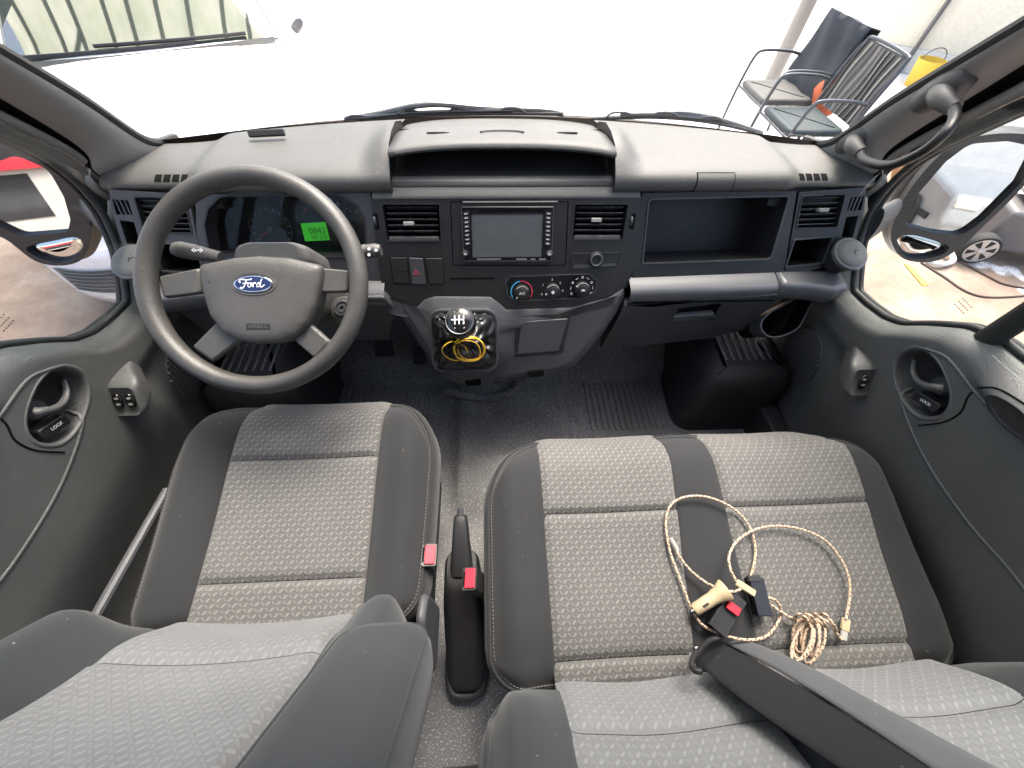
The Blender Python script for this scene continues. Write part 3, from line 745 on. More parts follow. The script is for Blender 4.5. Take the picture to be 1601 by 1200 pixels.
# gear lever
gear = thing('gear_lever', 'black gear lever with pleated leather boot on the lower console', 'gear lever', tuple(FB(0, 0, -.02)))
bo = ccw(rnd(FB.pl([(673, 487), (774, 486), (777, 576), (680, 579)]), .030, 10))
obj('boot_frame', MB().plate(FB, inset(bo, -.005), [inset(bo, .001)], -.01, .004), 'console_grey', gear, bevel=.002)
def resample(P_, n):
    Q = np.array(list(P_)+[P_[0]]); L = np.concatenate([[0], np.cumsum(np.linalg.norm(np.diff(Q, axis=0), axis=1))]); t_ = np.linspace(0, L[-1], n, endpoint=False)
    return np.stack([np.interp(t_, L, Q[:, i]) for i in (0, 1)], 1)
def boot():
    P_ = resample(bo, 180); ctr = np.array(FB.px(718, 524, .06)); n = len(P_); loops = []
    tt = np.linspace(0, 1, 44)
    ang = np.arctan2(P_[:, 1]-ctr[1], P_[:, 0]-ctr[0])
    for t in tt:
        lo = []
        for k in range(n):
            p = P_[k]*(1-t) + (ctr + .014*np.array([math.cos(ang[k]), math.sin(ang[k])]))*t
            corner = max(0, math.cos(2*(ang[k]-math.pi/4))**2*0 + abs(math.sin(2*ang[k])))**3
            h = .002 + .085*t**1.8 + .018*math.sin(math.pi*t)*(1-.9*corner)
            w_ = math.sin(math.pi*t)**.7
            h += w_*(.0065*corner*math.sin(ang[k]*26 + 3*t) + .0060*math.sin(ang[k]*7 + 9*t + 2*math.sin(3*ang[k]+1)) + .0055*math.sin(t*17 + 3*math.sin(ang[k]*2+.7) + math.sin(5*ang[k])))
            lo.append(FB(p[0], p[1], h))
        loops.append(lo)
    return MB().rings(loops)
obj('boot', boot(), 'leather_black', gear, sharp=70)
ctr = FB.px(718, 524, .06)
kc = onp(720, 506, FB(0, 0, .150), FB.n)
ax = kc - FB(*ctr, .06); ax /= np.linalg.norm(ax)
obj('shaft', MB().tube([FB(*ctr, .06), kc], .009, 12), 'gloss_black', gear)
nn = .45*np.array([0, -1, .0])+.9*np.array([0, 0, 1.]); ff = Frame(kc, (1, 0, 0), np.cross(nn, (1, 0, 0)), None)
ff = Frame(kc, (1, 0, 0), np.cross(nn/np.linalg.norm(nn), (1, 0, 0)))
class _KS:
    def __call__(s_, a, b, c=0): return ff(a*1.3, b*1.3, c*1.3)
KS = _KS()
kb = obj('knob', MB().lathe(KS, [(.010, -.034), (.017, -.026), (.0225, -.014), (.0255, -.002), (.026, .006), (.0245, .014), (.0215, .0185)], 36, cap=True), 'gloss_black', gear, sharp=60)
obj('knob_cap', MB().lathe(KS, [(.0217, .0183), (.0195, .0200), (.012, .0222), (.001, .023)], 36), 'gloss_black', kb)
obj('knob_ring', MB().lathe(KS, [(.0225, .0172), (.0232, .0182), (.0222, .0192), (.0212, .0186)], 36), 'metal_dark', kb)
pat = MB()
for x_ in (-.007, 0, .007): pat.box(KS, x_-.0008, x_+.0008, -.0075, .0075, .0215, .0232)
pat.box(KS, -.0125, .0078, -.0008, .0008, .0216, .02325)
obj('shift_pattern', pat, 'print_white', kb)
for s_, x_, y_ in (('1', -.007, .0115), ('3', 0, .0115), ('5', .007, .0115), ('2', -.007, -.0115), ('4', 0, -.0115), ('6', .007, -.0115)):
    text('shift_number', s_, Frame(KS(x_, y_, .0212), ff.u, ff.v), .0085, 'print_white', kb)
# yellow cord hung over the lever
cord = thing('yellow_cord', 'yellow cord looped over the neck of the gear knob', 'cord', tuple(FB(0, -.02, .05)))
for k, (cx, cy, rx, ry, rot, c) in enumerate(((711, 549, .030, .031, .1, .068), (734, 545, .037, .038, -.1, .072), (737, 546, .033, .036, -.3, .076), (733, 546, .036, .040, -.2, .080), (731, 549, .030, .036, .35, .070))):
    pts = []
    q = FB.px(cx, cy, c)
    for a in np.linspace(0, 2*math.pi, 40, endpoint=False):
        x_, y_ = rx*math.cos(a), ry*math.sin(a)
        u_ = q[0]+x_*math.cos(rot)-y_*math.sin(rot); v_ = q[1]+x_*math.sin(rot)+y_*math.cos(rot)
        pts.append(FB(u_, v_, c + .016*math.sin(a) + .003*math.sin(3*a+k)))
    obj('loop', MB().tube(pts, .0014, 8, closed=True), 'yellow_cord', cord)
# ================================================================== SEATS
simple('thread', (.085, .085, .085), .8)
def pad(fr, a0, a1, L, rfar, rnear, h, rings=None, na=49, nb=41, taper=0.0):
    """upholstered pad: top sheet with height h(a,b) over a rounded outline, then side rings. Returns mesh and the border loop"""
    mid, half = (a0+a1)/2, (a1-a0)/2
    def pos(s, t):
        def cut(R):
            if R <= 0: return 0
            s0 = 1-R/half; q = min(1, max(0, (abs(s)-s0)/(1-s0))); return R*(1-math.sqrt(max(0, 1-q*q)))
        b0, b1 = cut(rnear), L-cut(rfar)
        b = b0+(b1-b0)*t
        a = mid + half*s*(1+taper*(b/L-.5))
        return a, b
    def edge(s, t, a, b):
        e = min(half*(1-abs(s)), (1-t)*L*.98, t*L*.98)
        return -.016*max(0, 1-e/.030)**2.2
    ss = np.sin(np.linspace(-1, 1, na)*math.pi/2*.86)/math.sin(math.pi/2*.86); ts = (np.sin(np.linspace(-1, 1, nb)*math.pi/2*.8)/math.sin(math.pi/2*.8)+1)/2
    V = []; idx = {}
    for j, t in enumerate(ts):
        for i, s in enumerate(ss):
            a, b = pos(s, t); V.append((a, b, h(a, b)+edge(s, t, a, b)))
    F = [(j*na+i, j*na+i+1, (j+1)*na+i+1, (j+1)*na+i) for j in range(nb-1) for i in range(na-1)]
    loop = [i for i in range(na)] + [j*na+na-1 for j in range(1, nb)] + [(nb-1)*na+i for i in range(na-2, -1, -1)] + [j*na for j in range(nb-2, 0, -1)]
    P2 = [(V[i][0], V[i][1]) for i in loop]; cs = [V[i][2] for i in loop]
    # smooth outline normals
    n = len(loop); prev = loop; pipe = []
    for d, dz in (rings or [(.008, -.006), (.014, -.016), (.018, -.032), (.018, -.07), (.010, -.12), (0, -.15)]):
        O = inset(P2, -d); k = len(V)
        V += [(O[i][0], O[i][1], cs[i]+dz) for i in range(n)]
        cur = list(range(k, k+n)); F += [(prev[i], cur[i], cur[(i+1) % n], prev[(i+1) % n]) for i in range(n)]; prev = cur
    seam = [fr(*p) for p in [(O2[0], O2[1], c-.004) for O2, c in zip(inset(P2, -.0075), cs)]]
    return ([fr(*v) for v in V], F), seam
def panel(fr, al, ar, b0, b1, h, puff=.007, lift=.002, na=30, nb=30, name='insert', mat='seat_weave', parent=None, wrap=False, cut=None):
    """puffed insert between lines al(b), ar(b)"""
    V = []; U = []
    for j in range(nb):
        v = j/(nb-1)
        for i in range(na):
            u = i/(na-1); b = b0+(b1-b0)*v; a = al(b)+(ar(b)-al(b))*u
            if cut: b -= cut(a)*v**3
            e = min(u, 1-u)*(ar(b)-al(b)); e2 = min(v, 1-v)*abs(b1-b0)
            k = (1-max(0, 1-e/.014)**2.4)*(1-max(0, 1-(e2 if not (wrap and v > .5) else 1)/.016)**2.4)
            bo_ = b1-b-(cut(a)*v**3 if cut else 0); hh = h(a, b)-(.020*max(0, 1-bo_/.034)**2.2 if wrap else 0)
            V.append(fr(a, b, hh+lift*(2*k-1)+puff*k)); U.append((a, b))
    if wrap:
        for d, dz in ((.008, -.004), (.016, -.013), (.022, -.030), (.023, -.07)):
            for i in range(na):
                u = i/(na-1); a = al(b1)+(ar(b1)-al(b1))*u; e = min(u, 1-u)*(ar(b1)-al(b1)); k = 1-max(0, 1-e/.014)**2.4
                ct_ = cut(a) if cut else 0
                V.append(fr(a, b1+d-.003-ct_, h(a, b1-ct_)-.020+dz+(lift*(2*k-1)+puff*k)*.6)); U.append((a, b1+d-dz))
            nb += 1
    F = [(j*na+i, j*na+i+1, (j+1)*na+i+1, (j+1)*na+i) for j in range(nb-1) for i in range(na-1)]
    return obj(name, (V, F), mat, parent, sharp=None if False else 80, uv=U)

def cutter(mid, half, R):
    def c_(a):
        s0 = 1-R/half; q = min(1, max(0, (abs(a-mid)/half-s0)/(1-s0))); return R*(1-math.sqrt(max(0, 1-q*q)))
    return c_
def stitch(loop, r=.0012, step=.0065, dash_=.0042):
    P_ = np.array(loop+[loop[0]]); L = np.concatenate([[0], np.cumsum(np.linalg.norm(np.diff(P_, axis=0), axis=1))]); mb = MB(); t_ = 0
    at_ = lambda q: np.array([np.interp(q, L, P_[:, i]) for i in range(3)])
    while t_ < L[-1]-step: mb.tube([at_(t_), at_(t_+dash_)], r, 5); t_ += step
    return mb
# ---------------- driver
drv = thing('driver_seat', 'single driver seat with grey woven inserts and dark side bolsters', 'seat', (-.44, .25, .12))
FC = Frame((-.440, .045, .412), (1, 0, 0), (0, .990, .140))
def hD(a, b):
    r = abs(a)
    return (.024*float(sstep(.150, .215, r)) - .030*float(sstep(.215, .285, r)) - .008*(1-min(1, (r/.15)**2))
            + .010*float(gauss(b, .33, .12)) - .030*float(sstep(.36, .45, b))**1.5 - .007*float(gauss(r, .157, .010)) + .0015*math.sin(9*a+17*b)*float(sstep(.16, .2, r)))
pm, seam = pad(FC, -.262, .258, .440, .15, .05, lambda a, b: hD(a, b)-.010*float(sstep(.156, .148, abs(a))), taper=.06, na=61)
cu = obj('cushion', pm, 'seat_dark', drv, sharp=70)
obj('piping', MB().tube(seam, .0026, 6, closed=True), 'seat_dark', cu)
seam2 = [q + FC.n*(-.028) + (q-FC(0, .22, 0))*.028 for q in seam]
tag(obj('stitching', stitch(seam2), 'thread', cu), kind='stuff')
seam3 = [q*.985+np.mean(seam, axis=0)*.015+np.array([0, 0, .0045]) for q in seam]; tag(obj('stitching', stitch(seam3), 'thread', cu), kind='stuff')
cl_, cr_ = (lambda b: -.154+.0*b), (lambda b: .156)
for b0, b1 in ((.3015, .442), (.0705, .3005), (-.01, .0695)): panel(FC, cl_, cr_, b0, b1, hD, parent=drv, wrap=b1 > .44, puff=.005, cut=cutter(-.002, .268, .15) if b1 > .44 else None)
# back
FBk = Frame((-.440, .052, .432), (-1, 0, 0), (0, -.42, .907))
def hDB(a, b):
    r = abs(a); bol = float(sstep(.150, .225, r))
    return (.055*bol*float(sstep(.0, .12, b)) - .075*float(sstep(.235, .30, r)) - .010*(1-min(1, (r/.15)**2)) + .016*float(gauss(b, .10, .07)) - .006*float(gauss(r, .157, .010)))
pm, seam = pad(FBk, -.262, .262, .62, .12, .07, lambda a, b: hDB(a, b)-.012*float(sstep(.156, .148, abs(a))), na=61, rings=[(.010, -.008), (.018, -.022), (.022, -.045), (.020, -.10), (.0, -.13)])
bk = obj('backrest', pm, 'back_dark', drv, sharp=70)
obj('piping', MB().tube(seam, .0026, 6, closed=True), 'back_dark', bk)
for b0, b1 in ((-.005, .1365), (.1375, .60)): panel(FBk, lambda b: -.154, lambda b: .156, b0, b1, hDB, mat='back_weave', parent=drv, name='back_insert', puff=.004)
# armrest on the aisle side, folded up along the backrest
FAr = Frame(onx(607, 1010, -.178), (-1, 0, 0), (0, -.47, .883))
ar = ccw(rnd([(-.060, -.012), (.062, -.012), (.066, .40), (-.064, .40)], [.052, .052, .03, .03], 8))
arm = obj('armrest', MB().pillow(FAr, ar, [(.020, -.050), (.006, -.046), (.0, -.036), (-.003, -.010), (-.001, .012), (.006, .024), (.016, .031), (.030, .034)]), 'back_dark', drv, sharp=70)
obj('armrest_seam', MB().tube([FAr(a, b, .0245) for a, b in inset(ar, .0062)], .0018, 6, closed=True), 'back_dark', arm)
obj('armrest_hinge', MB().tube([FAr(.04, .03, -.06), FAr(.10, .03, -.07)], .03, 16), 'console_grey', drv)
obj('recliner_cover', MB().prism(Frame((-.165, .02, .36), (0, 1, 0), (0, 0, 1)), rnd([(-.06, -.06), (.05, -.06), (.06, .10), (.02, .12), (-.05, .06)], .02), -.008, .008), 'console_grey', drv, bevel=.006)
obj('seat_base', MB().prism(XF((-.44, .22, 0)), rnd([(-.22, -.22), (.22, -.22), (.22, .19), (-.22, .19)], .03), .0, .30), 'matt_black', drv, bevel=.01)
obj('side_cover', MB().prism(Frame((-.20, .2, .24), (0, 1, 0), (0, 0, 1)), rnd([(-.20, -.08), (.18, -.08), (.2, .06), (-.2, .10)], .02), -.01, .01), 'matt_black', drv, bevel=.004)
a = onx(160, 945, -.72); b = onx(262, 765, -.72)
obj('slide_bar', MB().tube([a+(b-a)*-.1, b], .0085, 10), 'console_grey', drv)

# ---------------- bench
ben = thing('bench_seat', 'double passenger bench with two grey woven seating panels', 'bench seat', (.385, .15, .12))
FP = Frame((.385, -.065, .392), (1, 0, 0), (0, .990, .140))
BL, BR = -.430, .432
def hP(a, b):
    r1 = a+.185; r2 = a-.215
    d = min(abs(r1), abs(r2))
    strip = float(gauss(a, .012, .035))
    out = float(sstep(.335, .39, abs(a)))
    sag = -.012*math.exp(-(min(abs(a+.19), abs(a-.2))/.11)**2)
    return (.016*out - .026*float(sstep(.385, .455, abs(a))) + .004*strip + sag + .012*float(gauss(b, .34, .12)) - .032*float(sstep(.36, .46, b))**1.5 - .010*float(sstep(.10, .0, b)))
def hP2(a, b):
    x = a+.385; t_ = b/.44
    ins = max(float(sstep(.060+.004, .060+.012, x)*sstep(.315+.035*t_-.004, .315+.035*t_-.012, x)), float(sstep(.430+.010*t_+.004, .430+.010*t_+.012, x)*sstep(.722+.03*t_-.004, .722+.03*t_-.012, x)))
    return hP(a, b)-.010*ins
pm, seam = pad(FP, BL, BR, .445, .15, .05, hP2, na=121)
cu = obj('cushion', pm, 'seat_dark', ben, sharp=70)
obj('piping', MB().tube(seam, .0026, 6, closed=True), 'seat_dark', cu)
seam2 = [q + FP.n*(-.026) + (q-FP(0, .22, 0))*np.array([.016, .03, 0]) for q in seam]
tag(obj('stitching', stitch(seam2), 'thread', cu), kind='stuff')
seam3 = [q*.985+np.mean(seam, axis=0)*.015+np.array([0, 0, .0045]) for q in seam]; tag(obj('stitching', stitch(seam3), 'thread', cu), kind='stuff')
def ln(x0, x1): return lambda b: x0+(x1-x0)*b/.44 - .385
for l_, r_ in ((ln(.060, .058), ln(.315, .350)), (ln(.430, .440), ln(.722, .752))):
    for b0, b1 in ((.2815, .447), (.0325, .2805), (-.01, .0315)): panel(FP, l_, r_, b0, b1, hP, parent=ben, wrap=b1 > .44, puff=.005, cut=cutter(.001, .431, .15) if b1 > .44 else None)
FPB = Frame((.385, -.060, .415), (-1, 0, 0), (0, -.45, .893))
def hPB(a, b):
    r = abs(a); bol = float(sstep(.31, .385, r))
    return (.040*bol*float(sstep(0, .15, b)) - .055*float(sstep(.40, .47, r)) + .018*float(gauss(b, .09, .07)) - .010*math.exp(-(min(abs(a+.19), abs(a-.2))/.10)**2) - .012*float(gauss(a, .0, .02)))
pm, seam = pad(FPB, -.432, .430, .60, .10, .06, lambda a, b: hPB(a, b)-.012*max(float(sstep(.044, .052, a)*sstep(.324, .316, a)), float(sstep(-.331, -.323, a)*sstep(-.049, -.057, a))), na=121, rings=[(.010, -.008), (.018, -.022), (.022, -.045), (.020, -.10), (.0, -.13)])
bk = obj('backrest', pm, 'back_dark', ben, sharp=70)
obj('piping', MB().tube(seam, .0026, 6, closed=True), 'back_dark', bk)
for l_, r_ in ((.040, .328), (-.335, -.045)):
    for b0, b1 in ((-.005, .1215), (.1225, .58)): panel(FPB, (lambda b, q=l_: q), (lambda b, q=r_: q), b0, b1, hPB, mat='back_weave', parent=ben, name='back_insert', puff=.004)
obj('seat_base', MB().prism(XF((.385, .13, 0)), rnd([(-.38, -.22), (.38, -.22), (.38, .19), (-.38, .19)], .03), .0, .29), 'matt_black', ben, bevel=.01)

# ---------------- handbrake and buckles between the seats
hb = thing('handbrake', 'black handbrake lever with tapered gaiter between the seats', 'handbrake', (-.11, .05, 0))
tip = onz(720, 806, .40); gr = onz(722, 885, .355); bs = np.array([-.112, -.01, .20])
loops = []
for t, wx, wy in ((0, .050, .075), (.25, .047, .066), (.5, .046, .060), (.75, .043, .052), (.95, .037, .042), (1, .030, .034)):
    c = np.array([-.120, -.012, .02])*(1-t)+gr*t
    loops.append([c+np.array([wx*np.sign(math.cos(q))*abs(math.cos(q))**.6, wy*np.sign(math.sin(q))*abs(math.sin(q))**.6 - .02*(1-t), .0]) for q in [2*math.pi*k/32 for k in range(32)]])
obj('gaiter', MB().rings(loops, cap1=True), 'matt_black', hb, sharp=60)
for k in range(3): obj('gaiter_fold', MB().tube([l+np.array([0, 0, .012*k]) for l in [q*(1-.04*k)+np.array([-.12, -.03, .02])*(.04*k) for q in loops[0]]], .006, 8, closed=True), 'rubber', hb)
dr = tip-gr; ff_ = Frame(gr, (1, 0, 0), dr)
loops = []
for t, w_, h_ in ((-.15, .022, .016), (0, .0235, .018), (.06, .0225, .0185), (.5, .0185, .017), (.9, .0150, .014), (1, .013, .010)):
    loops.append([ff_(w_*np.sign(math.cos(q))*abs(math.cos(q))**.6, np.linalg.norm(dr)*t, h_*np.sign(math.sin(q))*abs(math.sin(q))**.7) for q in [2*math.pi*k/24 for k in range(24)]])
obj('grip', MB().rings(loops, cap0=True, cap1=True), 'fascia_black', hb, sharp=60)
obj('release_button', MB().tube([tip, tip+dr/np.linalg.norm(dr)*.016], .0065, 12), 'console_grey', hb)
def buckle(name, label, px_, z, lean, parent_loc):
    o = thing(name, label, 'belt buckle', parent_loc)
    q = onz(*px_, z)
    n = np.array([lean[0], lean[1], 1.]); n /= np.linalg.norm(n)
    f = Frame(q, np.cross((0, 1, 0), n), np.cross(n, np.cross((0, 1, 0), n)))
    out = rnd([(-.0145, -.021), (.0145, -.021), (.0145, .021), (-.0145, .021)], .004, 3)
    obj('housing', MB().rings([[f(a*k, b*k, c) for a, b in out] for k, c in ((.55, -.115), (.7, -.10), (.95, -.04), (1, -.006), (.97, 0))], cap0=True, cap1=True), 'fascia_black', o, sharp=50)
    obj('button', MB().prism(f, rnd([(-.0085, -.0175), (.0115, -.0175), (.0115, .0175), (-.0085, .0175)], .002, 3), -.002, .0035), 'red_plastic', o, bevel=.0012)
    obj('tongue_slot', MB().box(f, -.0130, -.0095, -.013, .013, -.002, .0006), 'black_void', o)
    obj('stalk', MB().tube([f(0, 0, -.10), f(0, -.01, -.2)], .008, 8), 'rubber', o)
    return o
buckle('seat_belt_buckle', 'red buttoned belt buckle close against the driver seat', (671, 867), .415, (.12, .06), (-.175, .14, .3))
buckle('seat_belt_buckle', 'red buttoned belt buckle leaning beside the passenger bench', (734, 904), .405, (-.30, .12), (-.09, .08, .3))
# ================================================================== CAB: floor, doors, pillars, glass
t = NT('floor_rubber'); v = t.tc()
n1 = t.noise(v, 230, 2, .6); n2 = t.noise(v, 5, 4); n3 = t.noise(v, 120, 2)
spk = t.ramp(n1, [(.57, (0,)*3), (.66, (1,)*3)])
amt = t.math('MULTIPLY', spk, t.ramp(n2, [(.35, (.25,)*3), (.65, (.85,)*3)]))
t.l(t.mix(amt, t.ramp(n2, [(.3, (.085, .084, .083)), (.7, (.140, .136, .133))]), (.50, .49, .49)), t.b.inputs['Base Color'])
t.b.inputs['Roughness'].default_value = .8; t.bump(t.math('ADD', n1, t.math('MULTIPLY', n3, .5)), .6, .0015); MATS['floor_rubber'] = t.m
def fz(x, y):
    z = .035*float(sstep(-.19, -.15, x)*sstep(.25, .21, x)) * float(sstep(.30, .42, y)) 
    z += .05*float(gauss(x, .0, .16)*sstep(.62, .80, y))
    z += max(0, y-.84)*.75
    z += .006*float(gauss(x, .215, .012)+gauss(x, .27, .008))*float(sstep(.9, .8, y))
    return z
fl = obj('cab_floor', MB().grid(lambda x, y: np.array([x, y, fz(x, y)]), np.linspace(-.90, .90, 121), np.linspace(-.9, 1.12, 90)), 'floor_rubber', None, sharp=60)
tag(fl, kind='structure')
for x0, x1, y0, y1, st_ in ((.315, .585, .62, .83, .022), (-.66, -.36, .62, .84, .024)):
    x = x0
    while x < x1:
        obj('floor_rib', MB().tube([(x, y0, fz(x, y0)+.001), (x, (y0+y1)/2, fz(x, .73)+.001), (x, y1, fz(x, y1)+.001)], .0055, 6, flat=.8), 'floor_rubber', fl); x += st_
q = [(.22, .545), (.36, .535), (.58, .545)]
obj('mat_edge', MB().tube([(a, b, fz(a, b)+.002) for a, b in q], .006, 6), 'floor_rubber', fl)
obj('floor_joint', MB().box(XF((0, -.235, 0)), -.30, .10, -.006, .006, .0, .006), 'rubber', fl)
cb = catmull([onz(700, 612, .06), onz(760, 622, .07), onz(800, 612, .09), onz(815, 595, .12)], 6)
obj('heater_duct', MB().tube(cb, .016, 10), 'floor_rubber', fl)
fwall = obj('firewall', MB().box(Frame((0, 1.10, .4), (1, 0, 0), (0, 0, 1)), -.92, .92, -.4, .33, -.02, .0), 'matt_black'); tag(fwall, kind='structure')
for sg in (-1, 1):
    f = Frame((sg*.77, .62, 0), (1, 0, 0), (0, 1, 0))
    pts = rnd([(-.15, 0), (.15, 0), (.15, .46), (-.12, .46)], .06)
    wb = obj('wheel_arch', MB().pillow(f, pts, [(-.012, .0), (0, .02), (.004, .22), (.012, .26), (.03, .285), (.06, .295)]), 'rubber', None, sharp=60); tag(wb, kind='structure')
    for k in range(7):
        x = sg*.77-.075+.024*k
        obj('arch_rib', MB().tube([(x, .70, .293), (x, .84, .296), (x, .96, .293)], .005, 6), 'floor_rubber', wb)
    so_ = obj('door_sill', MB().box(Frame((sg*.90, .1, .0), (0, 1, 0), (0, 0, 1)), -.9, .85, -.12, .13, -.03, .03), 'rubber', None, bevel=.01); tag(so_, kind='structure')
# pedals
for x, y, z, w_ in ((-.335, .86, .17, .03), (-.44, .86, .17, .03), (-.25, .87, .15, .022)):
    pass
ped = thing('pedal', 'black ribbed pedal hanging left of the lower console', 'pedal', (-.27, .84, .2))
f = Frame(onz(655, 553, .16), (1, 0, 0), (0, .55, .83))
obj('foot_plate', MB().prism(f, rnd([(-.022, -.04), (.022, -.04), (.022, .04), (-.022, .04)], .006), -.006, .006), 'rubber', ped, bevel=.002)
for k in range(5): obj('tread', MB().tube([f(-.018, -.03+.015*k, .007), f(.018, -.03+.015*k, .007)], .003, 6), 'rubber', ped)
obj('arm', MB().tube([f(0, .03, 0), f(0, .2, .03)], .008, 8), 'metal_dark', ped)
ped = thing('pedal', 'black square pedal seen under the wheel rim', 'pedal', (-.37, .84, .2))
f = Frame(onz(600, 545, .18), (1, 0, 0), (0, .55, .83))
obj('foot_plate', MB().prism(f, rnd([(-.032, -.028), (.032, -.028), (.032, .028), (-.032, .028)], .006), -.006, .006), 'rubber', ped, bevel=.002)
for k in range(4): obj('tread', MB().tube([f(-.028, -.02+.013*k, .007), f(.028, -.02+.013*k, .007)], .003, 6), 'rubber', ped)
obj('arm', MB().tube([f(0, .03, 0), f(0, .22, .03)], .008, 8), 'metal_dark', ped)

# ------------------------------------------------------------------ doors
sy = [-.6, .30, .42, .47, .52, .56, .60, .66, .715, .76, .81, .86, .92]
sz = [.72, .715, .703, .684, .640, .597, .577, .564, .558, .598, .645, .70, .76]
def zt(y): return float(np.interp(y, sy, sz))
_ky = np.linspace(-.6, .92, 305); _kz = np.array([zt(q) for q in _ky]); _kk = np.exp(-np.linspace(-2, 2, 7)**2); _kk /= _kk.sum()
_kz = np.convolve(np.pad(_kz, 3, 'edge'), _kk, 'valid')
def zs(y): return float(np.interp(y, _ky, _kz))
_e0, _e1, _ec = onx(1420, 546, .866), onx(1464, 652, .866), onx(1438, 598, .866)      # ends and middle of the handle recess
HY, HZ = _ec[1], _ec[2]; HA = math.atan2(_e0[2]-_e1[2], _e0[1]-_e1[1]); HL = np.linalg.norm(_e0-_e1)/2*.97; HW = HL*.62
def hin(y, z, k=1.0):
    dy, dz = y-HY, z-HZ
    p, q = dy*math.cos(HA)+dz*math.sin(HA), -dy*math.sin(HA)+dz*math.cos(HA)
    return (abs(p)/(HL*k))**2.3 + (abs(q)/(HW*k))**2.3
_la, _lb = onx(1470, 560, .858), onx(1640, 742, .858); _ld = (_lb-_la)[1:]/np.linalg.norm((_lb-_la)[1:]); _ln = np.array([-_ld[1], _ld[0]]); _ln = _ln if _ln[1] > 0 else -_ln
def doorx(y, z):
    x = .866 + .055*float(sstep(.42, .14, z)) * (1-.0*y)
    x += .012*float(sstep(.50, .40, z)*sstep(.25, .33, y)*sstep(.62, .52, y)*0)
    x -= .030*float(sstep(.08, -.12, y)*sstep(.22, .34, z)*sstep(.66, .58, z))          # armrest swell behind the handle
    x += .020*float(sstep(.52, .60, y)*sstep(.50, .44, z))
    dl = (y-_la[1])*_ln[0]+(z-_la[2])*_ln[1]; x -= .020*float(sstep(-.004, .022, dl)*sstep(.0, .05, zs(y)-z)*sstep(.40, .30, y))
    x += .040*float(sstep(1.05, .80, hin(y, z)))
    e = max(0, zs(y)-z); x += .030*max(0, 1-e/.045)**2.4
    return x
for sg in (-1, 1):
    side = 'driver' if sg < 0 else 'passenger'
    door = thing('front_door', ('grey door trim panel beside the steering wheel with two window switches' if sg < 0 else 'grey door trim panel beside the passenger bench with one window switch'), 'van door', (sg*.9, .3, .1))
    ys = np.concatenate([np.linspace(-.55, .25, 41), np.linspace(.255, .56, 77), np.linspace(.57, .90, 34)]); tt = np.concatenate([np.linspace(0, .5, 30), np.linspace(.51, 1, 90)])
    def fn(y, t_):
        z0 = .05; z = z0+(zs(y)-z0)*t_; return np.array([sg*doorx(y, z), y, z])
    V = [fn(y, t_) for t_ in tt for y in ys]; ny = len(ys)
    for dx, dz in ((.008, .0015), (.020, .002), (.032, -.002), (.034, -.02)): V += [np.array([sg*(.896+dx), y, zs(y)+dz]) for y in ys]
    nr = len(tt)+4
    F = [(j*ny+i, j*ny+i+1, (j+1)*ny+i+1, (j+1)*ny+i) for j in range(nr-1) for i in range(ny-1)]
    if sg > 0: F = [f_[::-1] for f_ in F]
    panel_ = obj('door_card', (V, F), 'door_grey', door, sharp=80)
    # seal along the sill and up the window frame
    edge = [(y, zs(y)+.006) for y in np.linspace(-.5, .80, 60)] + [(.835, .70), (.846, .745), (.838, .80), (.815, .85), (.775, .90), (.70, .985), (.60, 1.10), (.45, 1.27), (.30, 1.42)]
    sm = catmull([np.array([sg*(.905 if z < .75 else .905-(z-.75)*.10), y, z]) for y, z in edge], 3)
    obj('window_seal', MB().tube(sm, .0075, 10, flat=1.0, up=(1, 0, 0)), 'rubber', door, sharp=80)
    sm2 = [q+np.array([sg*.015, 0, 0]) for q in sm]; obj('outer_seal', MB().tube(sm2, .0065, 8, up=(1, 0, 0)), 'matt_black', door, sharp=80)
    # pane
    pe = [(q[1], q[2]) for q in sm]
    poly = [(pe[0][0], pe[0][1]-.03)] + [(a, b-.02 if b < .7 else b) for a, b in pe] + [(-.5, 1.42)]
    fr = Frame((sg*.926, 0, 0), (0, 1, 0), (-.10*sg, 0, 1)) if True else None
    obj('window_pane', MB().prism(fr, poly, -.002, .002), 'glass', door, sharp=None)
    if True:      # small etched print near the back edge of the pane
        pr_ = MB(); fo = onx(1508, 478, .924)
        pf_ = Frame((sg*.9215, fo[1], fo[2]), (0, -sg, 0), (0, 0, 1), (-sg, 0, 0))
        for r_ in range(3):
            for k_ in range(5): pr_.box(pf_.at(-.012+.006*k_, .008-.008*r_, 0), -.0022, .0022 - .0015*((k_*3+r_) % 3 == 0), -.0004, .0004, 0, .0004); pr_.box(pf_.at(-.013+.006*k_, .008-.008*r_, 0), -.0003, .0003, -.0022, .0022, 0, .0004)
        obj('pane_print', pr_, 'rubber', door)
    # rear window post
    wp0, wp1 = onx(1515, 548, .905), onx(1640, 470, .885); obj('window_post', MB().tube([q_*np.array([sg, 1, 1]) for q_ in (wp0-(wp1-wp0)*.1, wp1, wp1+(wp1-wp0)*2.5)], .021, 10, flat=.7, up=(1, 0, 0)), 'matt_black', door, sharp=80)
    # handle
    f = Frame((sg*.866, HY, HZ), (0, 1, 0), (0, 0, 1), (-sg, 0, 0))
    def el(k, n=48):
        out = []
        for i in range(n):
            q = 2*math.pi*i/n; p_, r_ = HL*k*np.sign(math.cos(q))*abs(math.cos(q))**.87, HW*k*np.sign(math.sin(q))*abs(math.sin(q))**.87
            out.append((p_*math.cos(HA)-r_*math.sin(HA), p_*math.sin(HA)+r_*math.cos(HA)))
        return out
    hd = obj('handle_bezel', MB().rings([[f(x, y, c) for x, y in el(k)] for k, c in ((1.14, -.004), (1.11, .0008), (1.06, .0016), (1.01, .000), (.98, -.006), (.95, -.034))]), 'door_grey', door, sharp=80)
